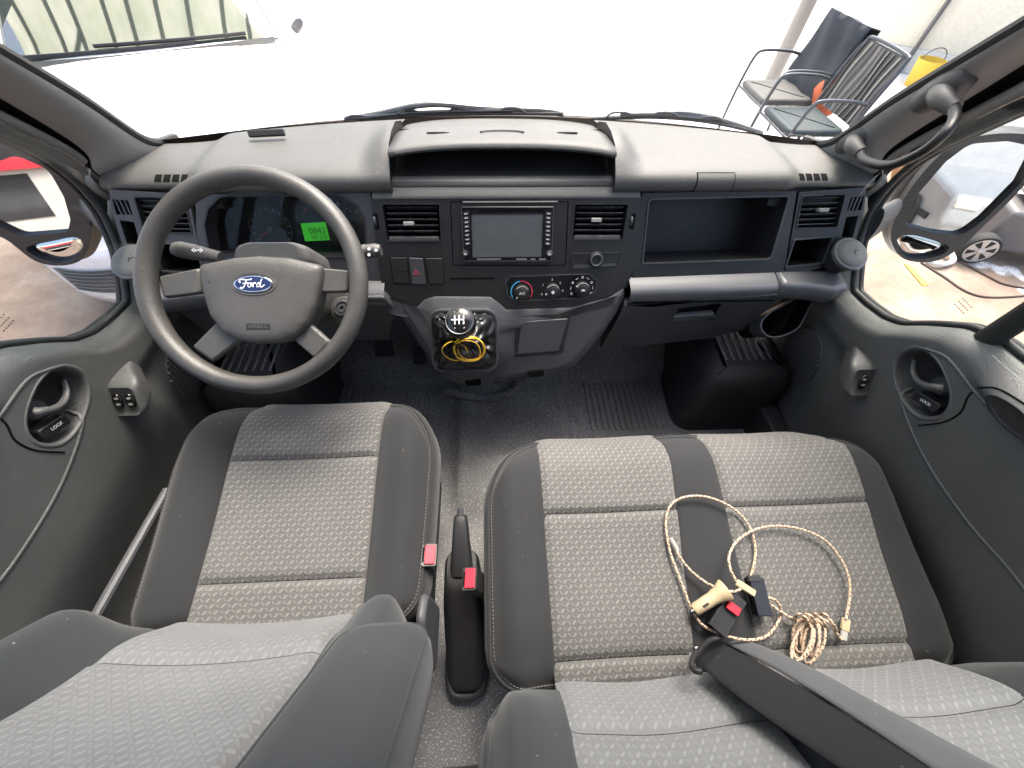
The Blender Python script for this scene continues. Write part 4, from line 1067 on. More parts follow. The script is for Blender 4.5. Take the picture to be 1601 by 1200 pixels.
    obj('recess_back', MB().rings([[f(x, y, c) for x, y in el(k)] for k, c in ((.97, -.030), (.6, -.037), (.1, -.038))], cap1=True), 'fascia_black', hd, sharp=80)
    mxx = np.array([sg, 1, 1])
    lev = catmull([onx(x, y, xx)*mxx for x, y, xx in ((1430, 563, .890), (1428, 580, .880), (1434, 594, .872), (1448, 603, .866), (1464, 606, .866), (1471, 607, .870))], 8)
    nl = len(lev); obj('handle_lever', MB().tube(lev, [.0035+.0075*(t_**1.5) for t_ in np.linspace(0, 1, nl)], 12, flat=1.5, up=(1, 0, 0)), 'door_grey', hd, sharp=80)
    obj('recess_cup', MB().lathe(f.at(-.012, .004, -.037), [(.022, .0), (.018, .006), (.010, .008), (.001, .008)], 24), 'console_grey', hd)
    l0, l1 = onx(1431, 616, .872)*mxx, onx(1470, 640, .872)*mxx; ld = l1-l0
    lk = Frame((l0+l1)/2, ld*(1 if sg > 0 else -1), np.cross((-sg, 0, 0), ld*(1 if sg > 0 else -1)))
    hl_ = np.linalg.norm(ld)/2
    lock = obj('lock_button', MB().prism(lk, rnd([(-hl_, -.011), (hl_, -.011), (hl_, .011), (-hl_, .011)], .007), -.02, .006), 'fascia_black', hd, bevel=.002)
    text('lock_text', 'LOCK', lk.at(.002, 0, .0064), .0085, 'print_white', hd)
    # seam around the handle panel and long trim bead
    bead = catmull([onx(px_, py_, .856)*np.array([sg, 1, 1]) for px_, py_ in ((1398, 590), (1405, 640), (1440, 720), (1500, 810), (1560, 880), (1620, 950))], 6)
    bead = [np.array([sg*(doorx(q[1], q[2])+.0018), q[1], q[2]]) for q in bead]
    obj('trim_bead', MB().tube(bead, .0040, 8), 'door_grey', door, sharp=80)
    se = catmull([onx(px_, py_, .86)*np.array([sg, 1, 1]) for px_, py_ in ((1432, 665), (1470, 660), (1497, 645), (1508, 622), (1517, 611))], 6)
    se = [np.array([sg*(doorx(q[1], q[2])-.0005), q[1], q[2]]) for q in se]; obj('panel_gap', MB().tube(se, .0017, 6), 'black_void', door)
    br = catmull([onx(px_, py_, .858)*np.array([sg, 1, 1]) for px_, py_ in ((1440, 545), (1475, 560), (1517, 611), (1560, 655), (1640, 740))], 6)
    br = [np.array([sg*(doorx(q[1], q[2])+.001), q[1], q[2]]) for q in br]; obj('upper_bead', MB().tube(br, .0036, 8), 'door_grey', door, sharp=80)
    gp = catmull([onx(px_, py_, .862)*np.array([sg, 1, 1]) for px_, py_ in ((1532, 606), (1560, 606), (1590, 622), (1640, 660))], 6)
    gp = [np.array([sg*(doorx(q[1], q[2])-.0005), q[1], q[2]]) for q in gp]; obj('grab_gap', MB().tube(gp, .0016, 6), 'black_void', door)
    gq = onx(1580, 640, .864); gf = Frame((sg*(doorx(gq[1], gq[2])), gq[1]-.02, gq[2]+.004), (0, 1, -.1), (0, .1, 1), (-sg, 0, 0))
    obj('grab_recess_shade', MB().rings([[gf(x, y, c) for x, y in circ(r_, 32, rx=r_*.36)] for r_, c in ((.050, .0015), (.046, .0022), (.040, .0008), (.034, .0003))], cap1=True), 'fascia_black', door, sharp=80)  # flat disc, no hollow: its dark colour paints the shade of a grab recess
    # switch housing
    hc = onx(1347, 598, .838)
    yf = hc[1]; TF = .75
    def sect(y, xin, hz, xo=.885): 
        sh_ = TF*float(sstep(.07, .0, y-yf)); return [np.array([sg*x, y+z*sh_, hc[2]+z]) for x, z in rnd([(xo, -hz), (xin, -hz), (xin, hz), (xo, hz)], [.002, .013, .013, .002], 5)]
    ho = obj('switch_housing', MB().rings([sect(yf+.003, .8165, .0225), sect(yf, .815, .026), sect(yf+.006, .8105, .029), sect(yf+.02, .810, .030), sect(yf+.045, .820, .029), sect(yf+.070, .842, .026), sect(yf+.105, .868, .018)], cap0=True), 'door_grey', door, sharp=60)
    for dx in ((-.0130, .0130) if sg < 0 else (.0,)):
        s2 = Frame(np.array([sg*.842, yf+.0025, hc[2]]), (1, 0, 0), (0, TF, 1)).at(dx, 0, 0)
        sw = obj('window_switch', MB().pillow(s2, circ(.0105, 28, rx=.0175), [(0, -.002), (0, .0022), (.0012, .004), (.004, .0035)]), 'gloss_black', ho, sharp=60)
        for dy in (-.0068, .0068): obj('switch_mark', MB().prism(s2.at(0, dy, .0036), circ(.0050, 16, rx=.0024), 0, .0006), 'tab_grey', ho)
    # loudspeaker ribs low in front
    scx = onx(1245, 555, .885); 
    ring = [(scx[1]+.082*math.cos(q), scx[2]+.095*math.sin(q)) for q in [2*math.pi*k/48 for k in range(48)]]
    sp_ = obj('speaker_grille', MB().tube([np.array([sg*(doorx(y, z)-.001), y, z]) for y, z in ring], .0022, 6, closed=True), 'door_grey', door)
    for k in range(13):
        y = scx[1]-.072+.012*k; hh = .093*math.sqrt(max(0, 1-((y-scx[1])/.082)**2))
        obj('slat', MB().tube([np.array([sg*(doorx(y, scx[2]+q)-.003), y, scx[2]+q]) for q in np.linspace(-hh, hh, 5)], .0042, 6), 'door_grey', sp_)
    # ---------------- pillar beside the windscreen
    pil = thing('windscreen_pillar', 'grey trimmed windscreen pillar above the driver side of the dash' if sg < 0 else 'grey trimmed windscreen pillar carrying the black grab handle', 'pillar', (sg*.84, .95, .78))
    A = [np.array([.80, 1.06, .772]), np.array([.815, .985, .797]), onx(1400, 158, .805), onx(1601, 38, .785)]
    Bp = [np.array([.885, .90, .745]), np.array([.875, .872, .79]), onx(1398, 228, .865), onx(1601, 100, .85)]
    for L_ in (A, Bp): L_.append(L_[-1]+(L_[-1]-L_[-2])*1.6)
    mx = np.array([sg, 1, 1])
    def trimband(A_, B_, bulge, nm, mt, inn, nseg=14):
        a_ = catmull(A_, 10); b_ = catmull(B_, 10); loops = []
        for p_, q_ in zip(a_, b_):
            lo = []
            out = np.array([-1., -.35, .15]) if inn else np.array([-1, -.2, 0.])
            for k in range(nseg):
                u = k/(nseg-1); pt = p_*(1-u)+q_*u + out/np.linalg.norm(out)*bulge*(math.sin(math.pi*u)**.7)
                lo.append(pt*mx)
            loops.append(lo)
        return obj(nm, MB().rings(loops, closed=False), mt, pil, sharp=80)
    trimband(A, Bp, .020, 'pillar_trim', 'pillar_grey', True)
    def ext(L_): L_ = list(L_); L_.append(L_[-1]+(L_[-1]-L_[-2])*1.6); return L_
    D0 = ext([np.array([.892, .884, .735]), np.array([.885, .862, .782]), onx(1398, 236, .880), onx(1601, 126, .868)])
    D1 = ext([np.array([.900, .868, .725]), np.array([.895, .850, .772]), onx(1398, 250, .892), onx(1601, 150, .880)])
    D2 = ext([np.array([.912, .850, .700]), np.array([.912, .842, .755]), onx(1398, 264, .905), onx(1601, 172, .893)])
    trimband(Bp, D0, -.012, 'gap_seal', 'black_void', False)
    trimband(D0, D1, .009, 'door_frame', 'pillar_grey', False)
    trimband(D1, D2, .002, 'frame_seal', 'rubber', False)
    obj('frit_edge', MB().tube([q*mx for q in catmull([q+np.array([.002, .004, .002]) for q in A], 8)], .010, 8), 'rubber', pil)
    if sg > 0:
        gh_ = thing('grab_handle', 'black bowed grab handle fixed to the passenger side pillar', 'grab handle', tuple(onx(1350, 235, .79)))
        pts = [onx(1346, 236, .80), onx(1352, 250, .775), onx(1390, 258, .755), onx(1440, 238, .745), onx(1475, 210, .745), onx(1492, 185, .765), onx(1490, 165, .79)]
        obj('bar', MB().tube(catmull(pts, 8), .0085, 12), 'fascia_black', gh_, sharp=80)
        pdir = A[3]-A[1]; pdir = pdir/np.linalg.norm(pdir)
        for pc_, pe_, xx in (((1340, 218), pts[0], .832), ((1474, 140), pts[-1], .812)):
            cc_ = onx(*pc_, xx)
            mo = obj('mount', MB().tube([cc_+pdir*.048*math.sin(k_) for k_ in np.linspace(-1.5, 1.5, 21)], [.005+.022*math.cos(k_)**.6 for k_ in np.linspace(-1.5, 1.5, 21)], 24), 'dash_grey', gh_, sharp=80)
            obj('mount_neck', MB().tube(catmull([cc_, cc_*.45+pe_*.55+np.array([-.012, 0, 0]), pe_+(pe_-cc_)*.15], 6), list(np.linspace(.023, .0115, 13)), 18), 'dash_grey', gh_, sharp=80)

# ------------------------------------------------------------------ windscreen, cowl, wipers
ws = thing('windscreen', 'wide raked windscreen above the dashboard', 'windscreen', (0, 1.17, .78))
rk = np.array([0, -.70, .80])
def wsf(x, k): 
    b_ = np.array([x, yws(x)+.014, .780]); q = b_ + rk*k; q[0] = x*(1-.10*k); return q
obj('pane', MB().grid(wsf, np.linspace(-.84, .84, 29), np.linspace(0, .95, 12)), 'glass', ws)
obj('frit_band', MB().grid(lambda x, k: wsf(x, k)+np.array([0, -.004, -.001]), np.linspace(-.84, .84, 29), np.linspace(-.03, .011, 3)), 'rubber', ws)
cw = thing('cowl', 'black plastic cowl strip outside the windscreen foot', 'cowl', (0, 1.25, .75))
def cwf(x, k):
    pf = [(.030, .776), (.055, .768), (.085, .755), (.14, .735), (.19, .69)]; return np.array([x, yws(x)+pf[k][0], pf[k][1]-.012*(x/.8)**2])
obj('cowl_panel', MB().grid(cwf, np.linspace(-.86, .86, 29), range(5)), 'matt_black', cw)
def wiper(lab, arm_px, blade_px, zz=.80):
    o = thing('windscreen_wiper', lab, 'wiper', tuple(onz(*arm_px[0], .76)))
    W_ = lambda q, h: onp(q[0], q[1], wsf(0, 0)+np.array([0, .02+h, .012]), np.array([0, .75, .66]))
    obj('arm', MB().tube(catmull([W_(q, .02) for q in arm_px], 6), .0075, 8), 'metal_dark', o)
    bl = catmull([W_(q, .005) for q in blade_px], 6); obj('blade', MB().tube(bl, .004, 6), 'rubber', o)
    up_ = [W_((q[0], q[1]-5), .01) for q in blade_px[1:-1]]; obj('bridge', MB().tube(catmull(up_, 6), .0045, 6), 'metal_dark', o)
    for k in range(1, len(blade_px)-1):
        x, y = blade_px[k]; obj('claw', MB().tube(catmull([W_((x-22, y-1), .006), W_((x-12, y-8), .012), W_((x+10, y-8), .012), W_((x+22, y-1), .006)], 4), .003, 6), 'metal_dark', o)
wiper('black wiper with long arm lying across the middle of the windscreen', [(540, 186), (590, 178), (645, 166), (690, 163), (760, 169), (845, 172), (880, 178)], [(490, 197), (560, 189), (640, 181), (720, 178), (800, 177), (878, 178)])
wiper('black wiper at the passenger end of the windscreen', [(930, 184), (1000, 180), (1060, 176), (1120, 186), (1190, 208)], [(905, 187), (970, 184), (1040, 184), (1110, 191), (1180, 206)])
# clip on the dash edge
ck = thing('vin_tag_holder', 'small black clip at the driver side windscreen foot', 'clip', tuple(onz(417, 208, .80)))
f = Frame(onz(417, 208, .806), (1, .12, 0), (-.1, .6, .8)); obj('body', MB().prism(f, rnd([(-.04, -.007), (.04, -.007), (.04, .007), (-.04, .007)], .003), -.004, .006), 'matt_black', ck, bevel=.002)
# ================================================================== LOOSE THINGS ON THE BENCH
def drape(a, b, dz=0): return FP(a-.385, b, hP(a-.385, b)+.010+dz)
def onbench(px_, py_, dz=0):
    p_ = onz(px_, py_, .44)
    for _ in range(6):
        rel = p_-FP.o; a, b = rel @ FP.u, rel @ FP.v
        top = FP(a, b, hP(a, b)+.012+dz); p_ = onp(px_, py_, top, FP.n)
    return p_
t = NT('braid'); v = t.tc('UV'); sep = t.n('ShaderNodeSeparateXYZ'); t.l(v, sep.inputs[0])
wv = t.math('FRACT', t.math('ADD', t.math('MULTIPLY', sep.outputs[0], 120), t.math('MULTIPLY', sep.outputs[1], 2)))
wv2 = t.math('FRACT', t.math('ADD', t.math('MULTIPLY', sep.outputs[0], 60), t.math('MULTIPLY', sep.outputs[1], -1)))
dk = t.math('MULTIPLY', t.math('LESS_THAN', wv, .38), t.math('LESS_THAN', wv2, .65))
t.l(t.mix(dk, t.ramp(t.noise(t.tc(), 25, 2), [(.3, (.42, .29, .19)), (.7, (.52, .40, .29))]), (.05, .03, .03)), t.b.inputs['Base Color']); t.b.inputs['Roughness'].default_value = .7; MATS['braid'] = t.m
simple('beige_plastic', (.42, .33, .20), .4)
def cable(pts, r, parent, name='cable_run'):
    n = 8; mb = MB().tube(pts, r, n); L = np.cumsum([0]+[np.linalg.norm(np.array(pts[i+1])-np.array(pts[i])) for i in range(len(pts)-1)])
    uv = [(L[i], j/n) for i in range(len(pts)) for j in range(n)]
    return obj(name, mb, 'braid', parent, sharp=80, uv=uv)
uc = thing('charging_cable', 'beige braided charging cable with car charger lying in loops on the bench', 'cable', tuple(onbench(1130, 930)))
L1 = [(1083, 958), (1065, 910), (1047, 860), (1041, 815), (1050, 788), (1075, 776), (1110, 778), (1148, 796), (1172, 824), (1181, 858), (1178, 885), (1173, 902)]
cable(catmull([onbench(x, y, .004) for x, y in L1], 8), 0.0025, uc)
L2 = [(1048, 842), (1060, 866), (1078, 890), (1100, 908), (1118, 918)]
cable(catmull([onbench(x, y, .006+.014*(k == 4)) for k, (x, y) in enumerate(L2)], 8), 0.0025, uc)
q0, q1 = onbench(1048, 841, .006), onbench(1060, 862, .006); obj('cable_plug', MB().tube([q0, q0*.3+q1*.7, q1], [.0042, .0046, .003], 10), 'tab_grey', uc)
L3 = [(1152, 910), (1142, 890), (1140, 868), (1153, 845), (1180, 828), (1215, 822), (1255, 828), (1290, 845), (1315, 875), (1327, 905), (1328, 935), (1322, 968)]
cable(catmull([onbench(x, y, .010+.012*gauss(k, 1, 2)) for k, (x, y) in enumerate(L3)], 8), 0.0025, uc)
L4 = [(1085, 960), (1100, 978), (1130, 992), (1165, 1000), (1195, 996), (1213, 978), (1221, 955), (1212, 938), (1198, 934), (1185, 932), (1178, 924)]
cable(catmull([onbench(x, y, .006+.010*(k > 6)) for k, (x, y) in enumerate(L4)], 8), 0.0025, uc)
L5 = [(1180, 925), (1205, 945), (1230, 962), (1255, 972), (1275, 968), (1295, 972), (1308, 990), (1316, 1000)]
cable(catmull([onbench(x, y, .012) for x, y in L5], 8), 0.0026, uc)
L6 = [(1134, 924), (1150, 924), (1162, 918)]
cable(catmull([onbench(x, y, .02) for x, y in L6], 8), 0.0023, uc)
# bundle
rng = random.Random(3)
for k in range(7):
    cx, cy = 1262+rng.uniform(-9, 12), 1000+rng.uniform(-6, 6); rx, ry = rng.uniform(10, 16), rng.uniform(24, 34); ro = rng.uniform(-.1, .45)
    pts = []
    for a in np.linspace(0, 2*math.pi, 26):
        x, y = rx*math.cos(a), ry*math.sin(a)
        pts.append(onbench(cx+x*math.cos(ro)-y*math.sin(ro), cy+x*math.sin(ro)+y*math.cos(ro), .006+.018*(math.cos(a)+1)/2+.002*k))
    cable(pts, 0.0025, uc, 'cable_coil')
for k in range(4):
    x0 = 1240+14*k; cable(catmull([onbench(x0, 970-3*k, .012), onbench(x0+8, 960, .030), onbench(x0+20, 966+3*k, .034), onbench(x0+26, 985, .016)], 6), 0.0027, uc, 'cable_wrap')
# plugs and charger
def slab(p0, p1, w_, th, mat, name, parent, bev=.0015):
    p0, p1 = np.asarray(p0), np.asarray(p1); d = p1-p0; f = Frame((p0+p1)/2, np.cross(d, FP.n), d); L = np.linalg.norm(d)/2
    return obj(name, MB().prism(f, rnd([(-w_/2, -L), (w_/2, -L), (w_/2, L), (-w_/2, L)], .0015, 2), -th/2, th/2), mat, parent, bevel=bev)
slab(onbench(1152, 910, .02), onbench(1180, 928, .018), .012, .006, 'beige_plastic', 'usb_plug', uc)
slab(onbench(1323, 967, .006), onbench(1320, 986, .006), .0135, .006, 'beige_plastic', 'usb_plug', uc); slab(onbench(1320, 986, .006), onbench(1318, 1000, .006), .0105, .0042, 'tab_grey', 'usb_tip', uc, .0004)
ca, cb_ = onbench(1088, 952, .016), onbench(1134, 922, .026)
d = cb_-ca; fch = Frame(ca, np.cross(d, FP.n), np.cross(d, np.cross(d, FP.n)) , d)
L = np.linalg.norm(d)
ch = obj('charger', MB().lathe(fch, [(.008, -.004), (.0105, 0), (.0108, L*.35), (.0110, L*.55), (.0135, L*.8), (.0185, L*1.0), (.0180, L*1.03), (.004, L*1.03)], 32), 'beige_plastic', uc, sharp=50)
mid = ca*.72+cb_*.28; ob_ = fch.n; upv = FP.n - ob_*(FP.n @ ob_); upv /= np.linalg.norm(upv)
fm = Frame(mid+upv*.0102, ob_, np.cross(upv, ob_)); obj('charger_contact', MB().prism(fm, rnd([(-.006, -.002), (.006, -.002), (.006, .002), (-.006, .002)], .002, 3), -.001, .0012), 'chrome', ch)
obj('charger_tip', MB().tube([ca-ob_*.004, ca-ob_*.009], .0035, 12), 'chrome', ch)
# buckles on the bench
bk2 = thing('seat_belt_buckle', 'black belt buckle with red button lying under the beige charger', 'belt buckle', tuple(onbench(1150, 940)))
slab(onbench(1118, 985, .010), onbench(1152, 930, .010), .034, .016, 'fascia_black', 'housing', bk2, .003); slab(onbench(1137, 944, .020), onbench(1156, 958, .020), .015, .006, 'red_plastic', 'button', bk2, .001)
bk3 = thing('seat_belt_buckle', 'glossy black belt buckle lying beside the cable knot', 'belt buckle', tuple(onbench(1190, 940)))
slab(onbench(1192, 962, .012), onbench(1178, 903, .012), .027, .020, 'gloss_black', 'housing', bk3, .005); slab(onbench(1180, 909, .020), onbench(1177, 899, .020), .024, .008, 'fascia_black', 'cap', bk3, .002)
# belt webbing across the bench back
sb = thing('seat_belt', 'dark seat belt webbing with metal tongue lying across the bench', 'seat belt', tuple(onbench(1100, 1040)))
def backpt(px_, py_, lift):
    p_ = onp(px_, py_, FPB(0, 0, .03), FPB.n)
    for _ in range(6):
        rel = p_-FPB.o; a, b = rel @ FPB.u, rel @ FPB.v
        p_ = onp(px_, py_, FPB(a, b, hPB(a, max(0, b))+lift), FPB.n)
    return p_
def strap(left, right, mat, lift, name, n=24):
    l_ = catmull([backpt(*q, lift) for q in left], 8); r_ = catmull([backpt(*q, lift) for q in right], 8)
    V = []; 
    for a, b in zip(l_, r_):
        for u in np.linspace(0, 1, 7): V.append(a*(1-u)+b*u+FPB.n*.0015*math.sin(math.pi*u))
    F = [(i*7+j, i*7+j+1, (i+1)*7+j+1, (i+1)*7+j) for i in range(len(l_)-1) for j in range(6)]
    return obj(name, (V, F), mat, sb, sharp=80, solid=.0016)
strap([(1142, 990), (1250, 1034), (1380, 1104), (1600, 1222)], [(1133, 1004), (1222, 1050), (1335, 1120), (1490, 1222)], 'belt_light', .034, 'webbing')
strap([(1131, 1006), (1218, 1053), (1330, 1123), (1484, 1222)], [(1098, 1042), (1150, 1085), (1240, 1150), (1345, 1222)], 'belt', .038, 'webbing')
f = Frame(backpt(1103, 1022, .042), (1, .2, .3), (-.3, -.6, .9), FPB.n)
tg_ = [backpt(1124, 997, .044), backpt(1106, 1003, .044), backpt(1083, 1030, .044), backpt(1084, 1046, .044), backpt(1098, 1050, .044)]
obj('tongue', MB().tube(catmull(tg_, 5), .0045, 8), 'fascia_black', sb, sharp=80)
obj('tongue_plate', MB().tube([backpt(1095, 1012, .046), backpt(1085, 1014, .046), backpt(1080, 1022, .046)], .0032, 8), 'chrome', sb)

# ================================================================== DOOR MIRRORS
def mirror(sg, lab, outer, main, wide, arm, M, T, split):
    M = np.array(M); n = (CAM-M)/np.linalg.norm(CAM-M) + (np.array(T)-M)/np.linalg.norm(np.array(T)-M); n /= np.linalg.norm(n)
    u = np.cross((0, 0, 1.), n); u /= np.linalg.norm(u); f = Frame(M, u, np.cross(n, u))
    o = thing('door_mirror', lab, 'mirror', tuple(M))
    oo = ccw([tuple(q) for q in catmull([np.array(q) for q in f.pl(outer)], 4, True)])
    mm_ = ccw(rnd(f.pl(main), .030, 6)); ww_ = ccw([tuple(q) for q in catmull([np.array(q) for q in f.pl(wide)], 4, True)])
    obj('housing', MB().plate(f, oo, [mm_, ww_], -.02, .012), 'fascia_black', o, bevel=.006, seg=3)
    obj('shell', MB().pillow(f, oo, [(0, -.01), (-.006, -.03), (0, -.06), (.02, -.09), (.04, -.105)]), 'fascia_black', o, sharp=60)
    obj('main_mirror', MB().prism(f, inset(mm_, -.002), -.012, -.002), 'mirror_glass', o, sharp=30)
    obj('wide_mirror', MB().pillow(f, inset(ww_, -.002), [(0, -.012), (0, -.006), (.006, -.004), (.015, -.0025), (.025, -.002)]), 'mirror_glass', o, sharp=60)
    a_, b_ = arm; loops = []
    A0 = np.array(a_); B0 = np.array(b_)
    for t_ in np.linspace(0, 1, 8):
        c = A0*(1-t_)+B0*t_; loops.append([c+np.array([0, .028*math.cos(q), (.062-.012*t_)*math.sin(q)]) for q in [2*math.pi*k/20 for k in range(20)]])
    obj('arm', MB().rings(loops, cap0=True, cap1=True), 'console_grey', o, sharp=60)
    return f
mirror(-1, 'dark grey mirror housing outside the driver window', [(-45, 250), (30, 215), (90, 232), (125, 280), (142, 330), (145, 370), (132, 402), (100, 412), (60, 405), (20, 375), (-20, 345)],
       [(-30, 262), (30, 240), (80, 262), (104, 305), (114, 340), (110, 360), (35, 366), (-20, 340)], [(45, 384), (80, 375), (115, 368), (130, 372), (133, 385), (120, 402), (95, 408), (65, 400)],
       (tuple(onx(188, 372, -.92)), tuple(onx(130, 350, -1.06)+np.array([0, .05, 0]))), (-1.17, .93, .69), (-3.5, -4.2, .55), None)
mirror(1, 'dark grey mirror housing outside the passenger window', [(1392, 352), (1412, 305), (1455, 250), (1500, 218), (1560, 206), (1620, 212), (1628, 238), (1592, 292), (1538, 346), (1495, 386), (1455, 406), (1412, 402), (1393, 380)],
       [(1410, 348), (1428, 305), (1475, 250), (1512, 222), (1570, 218), (1620, 228), (1590, 285), (1535, 340), (1500, 366), (1455, 360)], [(1400, 372), (1420, 364), (1455, 372), (1480, 382), (1470, 394), (1440, 402), (1412, 398)],
       (tuple(onx(1350, 362, .92)), tuple(onx(1402, 355, 1.06)+np.array([0, .05, 0]))), (1.17, .93, .74), (2.7, -4.5, .30), None)
# ================================================================== VAN SHELL AND YARD
GZ = -.55
simple('white_paint', (.80, .80, .80), .25); simple('beige_paint', (.40, .36, .29), .3); simple('grey_paint', (.38, .39, .40), .3, .3); simple('cream_wall', (.72, .66, .52), .8); simple('red_sign', (.55, .03, .05), .5)
simple('tyre', (.02, .02, .02), .8); simple('alloy', (.55, .54, .52), .35, .6); simple('terracotta', (.48, .27, .14), .8); simple('yellow_paint', (.75, .5, .05), .5)
simple('blue_seat', (.018, .032, .038), .7); simple('jacket', (.012, .018, .027), .8); simple('wicker', (.075, .075, .07), .7); simple('orange', (.5, .09, .02), .6); simple('steel_tube', (.06, .07, .08), .4, .3)
simple('pole_grey', (.24, .22, .19), .5); simple('leaf', (.10, .20, .04), .6); simple('pale_plastic', (.62, .6, .56), .5); simple('car_glass', (.05, .06, .05), .03, 0, 1.0); simple('engine_grey', (.12, .11, .11), .5); simple('cable_brown', (.08, .05, .04), .6); simple('dark_window', (.03, .03, .035), .08, spec=.9)
t = NT('yard'); v = t.tc(); sep = t.n('ShaderNodeSeparateXYZ'); t.l(v, sep.inputs[0])
n1 = t.noise(v, .7, 5, .6); n2 = t.noise(v, 3.2, 8, .72); n3 = t.noise(v, 40, 4)
tan = t.ramp(n2, [(.3, (.155, .100, .072)), (.5, (.22, .155, .115)), (.72, (.31, .245, .20))])
pale = t.ramp(n2, [(.3, (.62, .60, .58)), (.7, (.78, .77, .76))])
# tan dust beside the van; overexposed glare on the ground ahead is painted pale
yy = t.math('ADD', sep.outputs[1], t.math('MULTIPLY', t.math('SUBTRACT', n1, .5), 2.0))
glare = t.ramp(t.math('DIVIDE', yy, 10), [(.36, (0,)*3), (.42, (1,)*3)])
patch = t.math('MULTIPLY', t.ramp(t.noise(v, 1.1, 3, .5), [(.44, (1,)*3), (.452, (0,)*3)]), t.math('GREATER_THAN', sep.outputs[0], 0))
mx_ = t.math('MAXIMUM', glare, patch)
n4 = t.noise(v, 2.3, 9, .75); crk = t.math('MULTIPLY', t.math('LESS_THAN', t.math('ABSOLUTE', t.math('SUBTRACT', n4, .5)), .010), t.ramp(t.noise(v, .9, 2), [(.52, (0,)*3), (.60, (1,)*3)]))
spt = t.ramp(t.noise(v, 9, 6, .7), [(.66, (0,)*3), (.72, (1,)*3)])
t.l(t.mix(t.math('MULTIPLY', t.math('MAXIMUM', crk, spt), .8), t.mix(mx_, tan, pale), (.13, .12, .11)), t.b.inputs['Base Color']); t.b.inputs['Roughness'].default_value = .75; t.bump(n3, .3, .004); MATS['yard'] = t.m
MATS['car_glass'].node_tree.nodes['Principled BSDF'].inputs['IOR'].default_value = 1.9
gr = obj('ground', MB().grid(lambda x, y: np.array([x, y, GZ]), np.linspace(-60, 60, 13), np.linspace(-60, 60, 13)), 'yard', None); tag(gr, kind='structure')
# van body around the cab (outside skin)
van = thing('van_body', 'white van body shell around the cab', 'van', (0, -1, GZ))
for sg in (-1, 1):
    def skin(y, k):
        pf = [(.93, .05), (.955, .2), (.975, .40), (.965, .52), (.945, .55)]
        return np.array([sg*pf[k][0], y, pf[k][1]-.15])
    obj('side_skin', MB().grid(skin, np.linspace(-4.2, .95, 24), range(5)), 'white_paint', van, solid=.003)
    obj('side_rail', MB().box(Frame((sg*.985, -2.0, .12), (0, 1, 0), (0, 0, 1)), -1.9, 2.6, -.03, .03, -.012, .012), 'matt_black', van, bevel=.006)
    obj('cab_side_glass', MB().box(Frame((sg*.952, -1.3, .95), (0, 1, 0), (0, 0, 1)), -1.2, .3, -.30, .30, -.003, .003), 'dark_window', van)
    obj('load_side', MB().box(Frame((sg*.93, -2.6, .9), (0, 1, 0), (0, 0, 1)), -1.7, 1.75, -.5, .75, -.02, .02), 'white_paint', van, bevel=.01)
def bonnet(x, k):
    pf = [(.26, .70), (.33, .66), (.45, .54), (.55, .38), (.60, .2), (.62, -.1)]; return np.array([x, yws(x)+pf[k][0]-.0*k, pf[k][1]])
obj('bonnet', MB().grid(bonnet, np.linspace(-.88, .88, 21), range(6)), 'white_paint', van)
obj('roof', MB().box(XF((0, -1.9, 1.62)), -.80, .80, -2.4, 2.35, -.02, .02), 'pillar_grey', van, bevel=.02)

# ---------------- white car parked nose-on
CF = Frame((-2.05, 3.0, GZ), (.919, .395, 0), (-.395, .919, 0))
car = thing('parked_car', 'white car parked nose-on ahead of the driver side', 'car', (-2.05, 3.0, GZ))
st_ = [(-1.16, .50, .42), (-1.13, .60, .60), (-1.07, .70, .72), (-.95, .79, .80), (-.75, .845, .86), (-.4, .87, .92), (-.05, .88, .965), (.3, .88, .975), (1.2, .88, .98), (2.3, .88, .98), (2.8, .85, .95), (3.0, .74, .80)]
sec = [(-.90, .20), (-.99, .28), (-1, .52), (-.985, None, .16), (-.93, None, .07), (-.82, None, .025), (-.55, None, .0), (-.25, None, -.012), (0, None, -.015)]
sec = sec + [(-q[0],)+q[1:] for q in sec[-2::-1]]
loops = []
for b, w_, h_ in st_:
    loops.append([CF(q[0]*w_, b, (q[1] if q[1] is not None else max(.30, h_-q[2])) if (q[1] or 9) < h_-.05 or q[1] is None else h_-.2) for q in sec])
obj('body', MB().rings(loops, closed=False), 'white_paint', car, sharp=60, subsurf=1)
nose = [CF(q[0]*.5, -1.16, (q[1] if q[1] is not None else max(.3, .42-q[2])) if (q[1] or 9) < .37 or q[1] is None else .22) for q in sec]
gw = Frame(CF(0, -1.10, .45), (.919, .395, 0), (0, 0, 1))
obj('bumper', MB().rings([[CF(a*k, b, c) for a, b, c in [(x, -1.19+.22*(x/.82)**4, z) for x in np.linspace(-.82, .82, 25)]] for z, k in ((.16, .97), (.22, 1), (.36, 1.01), (.46, 1), (.52, .97))], closed=False), 'white_paint', car, sharp=60, solid=.01)
obj('lower_grille', MB().rings([[CF(x, -1.205+.22*(x/.82)**4, z) for x in np.linspace(-.78, .78, 25)] for z in (.26, .30, .36, .41)], closed=False), 'engine_grey', car, sharp=60)
for z in (.275, .30, .325, .35, .375, .395): obj('grille_bar', MB().tube([CF(x, -1.212+.22*(x/.82)**4, z) for x in np.linspace(-.76, .76, 21)], .005, 6), 'metal_dark', car)
def wsc(u, k):
    b = .02+.78*k; w_ = .74-.14*k; return CF(u*w_, b+.10*u*u*(1-k)-.06*(1-u*u)+.06, .965+.46*k-.02*u*u)
obj('car_windscreen', MB().grid(wsc, np.linspace(-1, 1, 25), np.linspace(0, 1, 8)), 'car_glass', car, sharp=80)
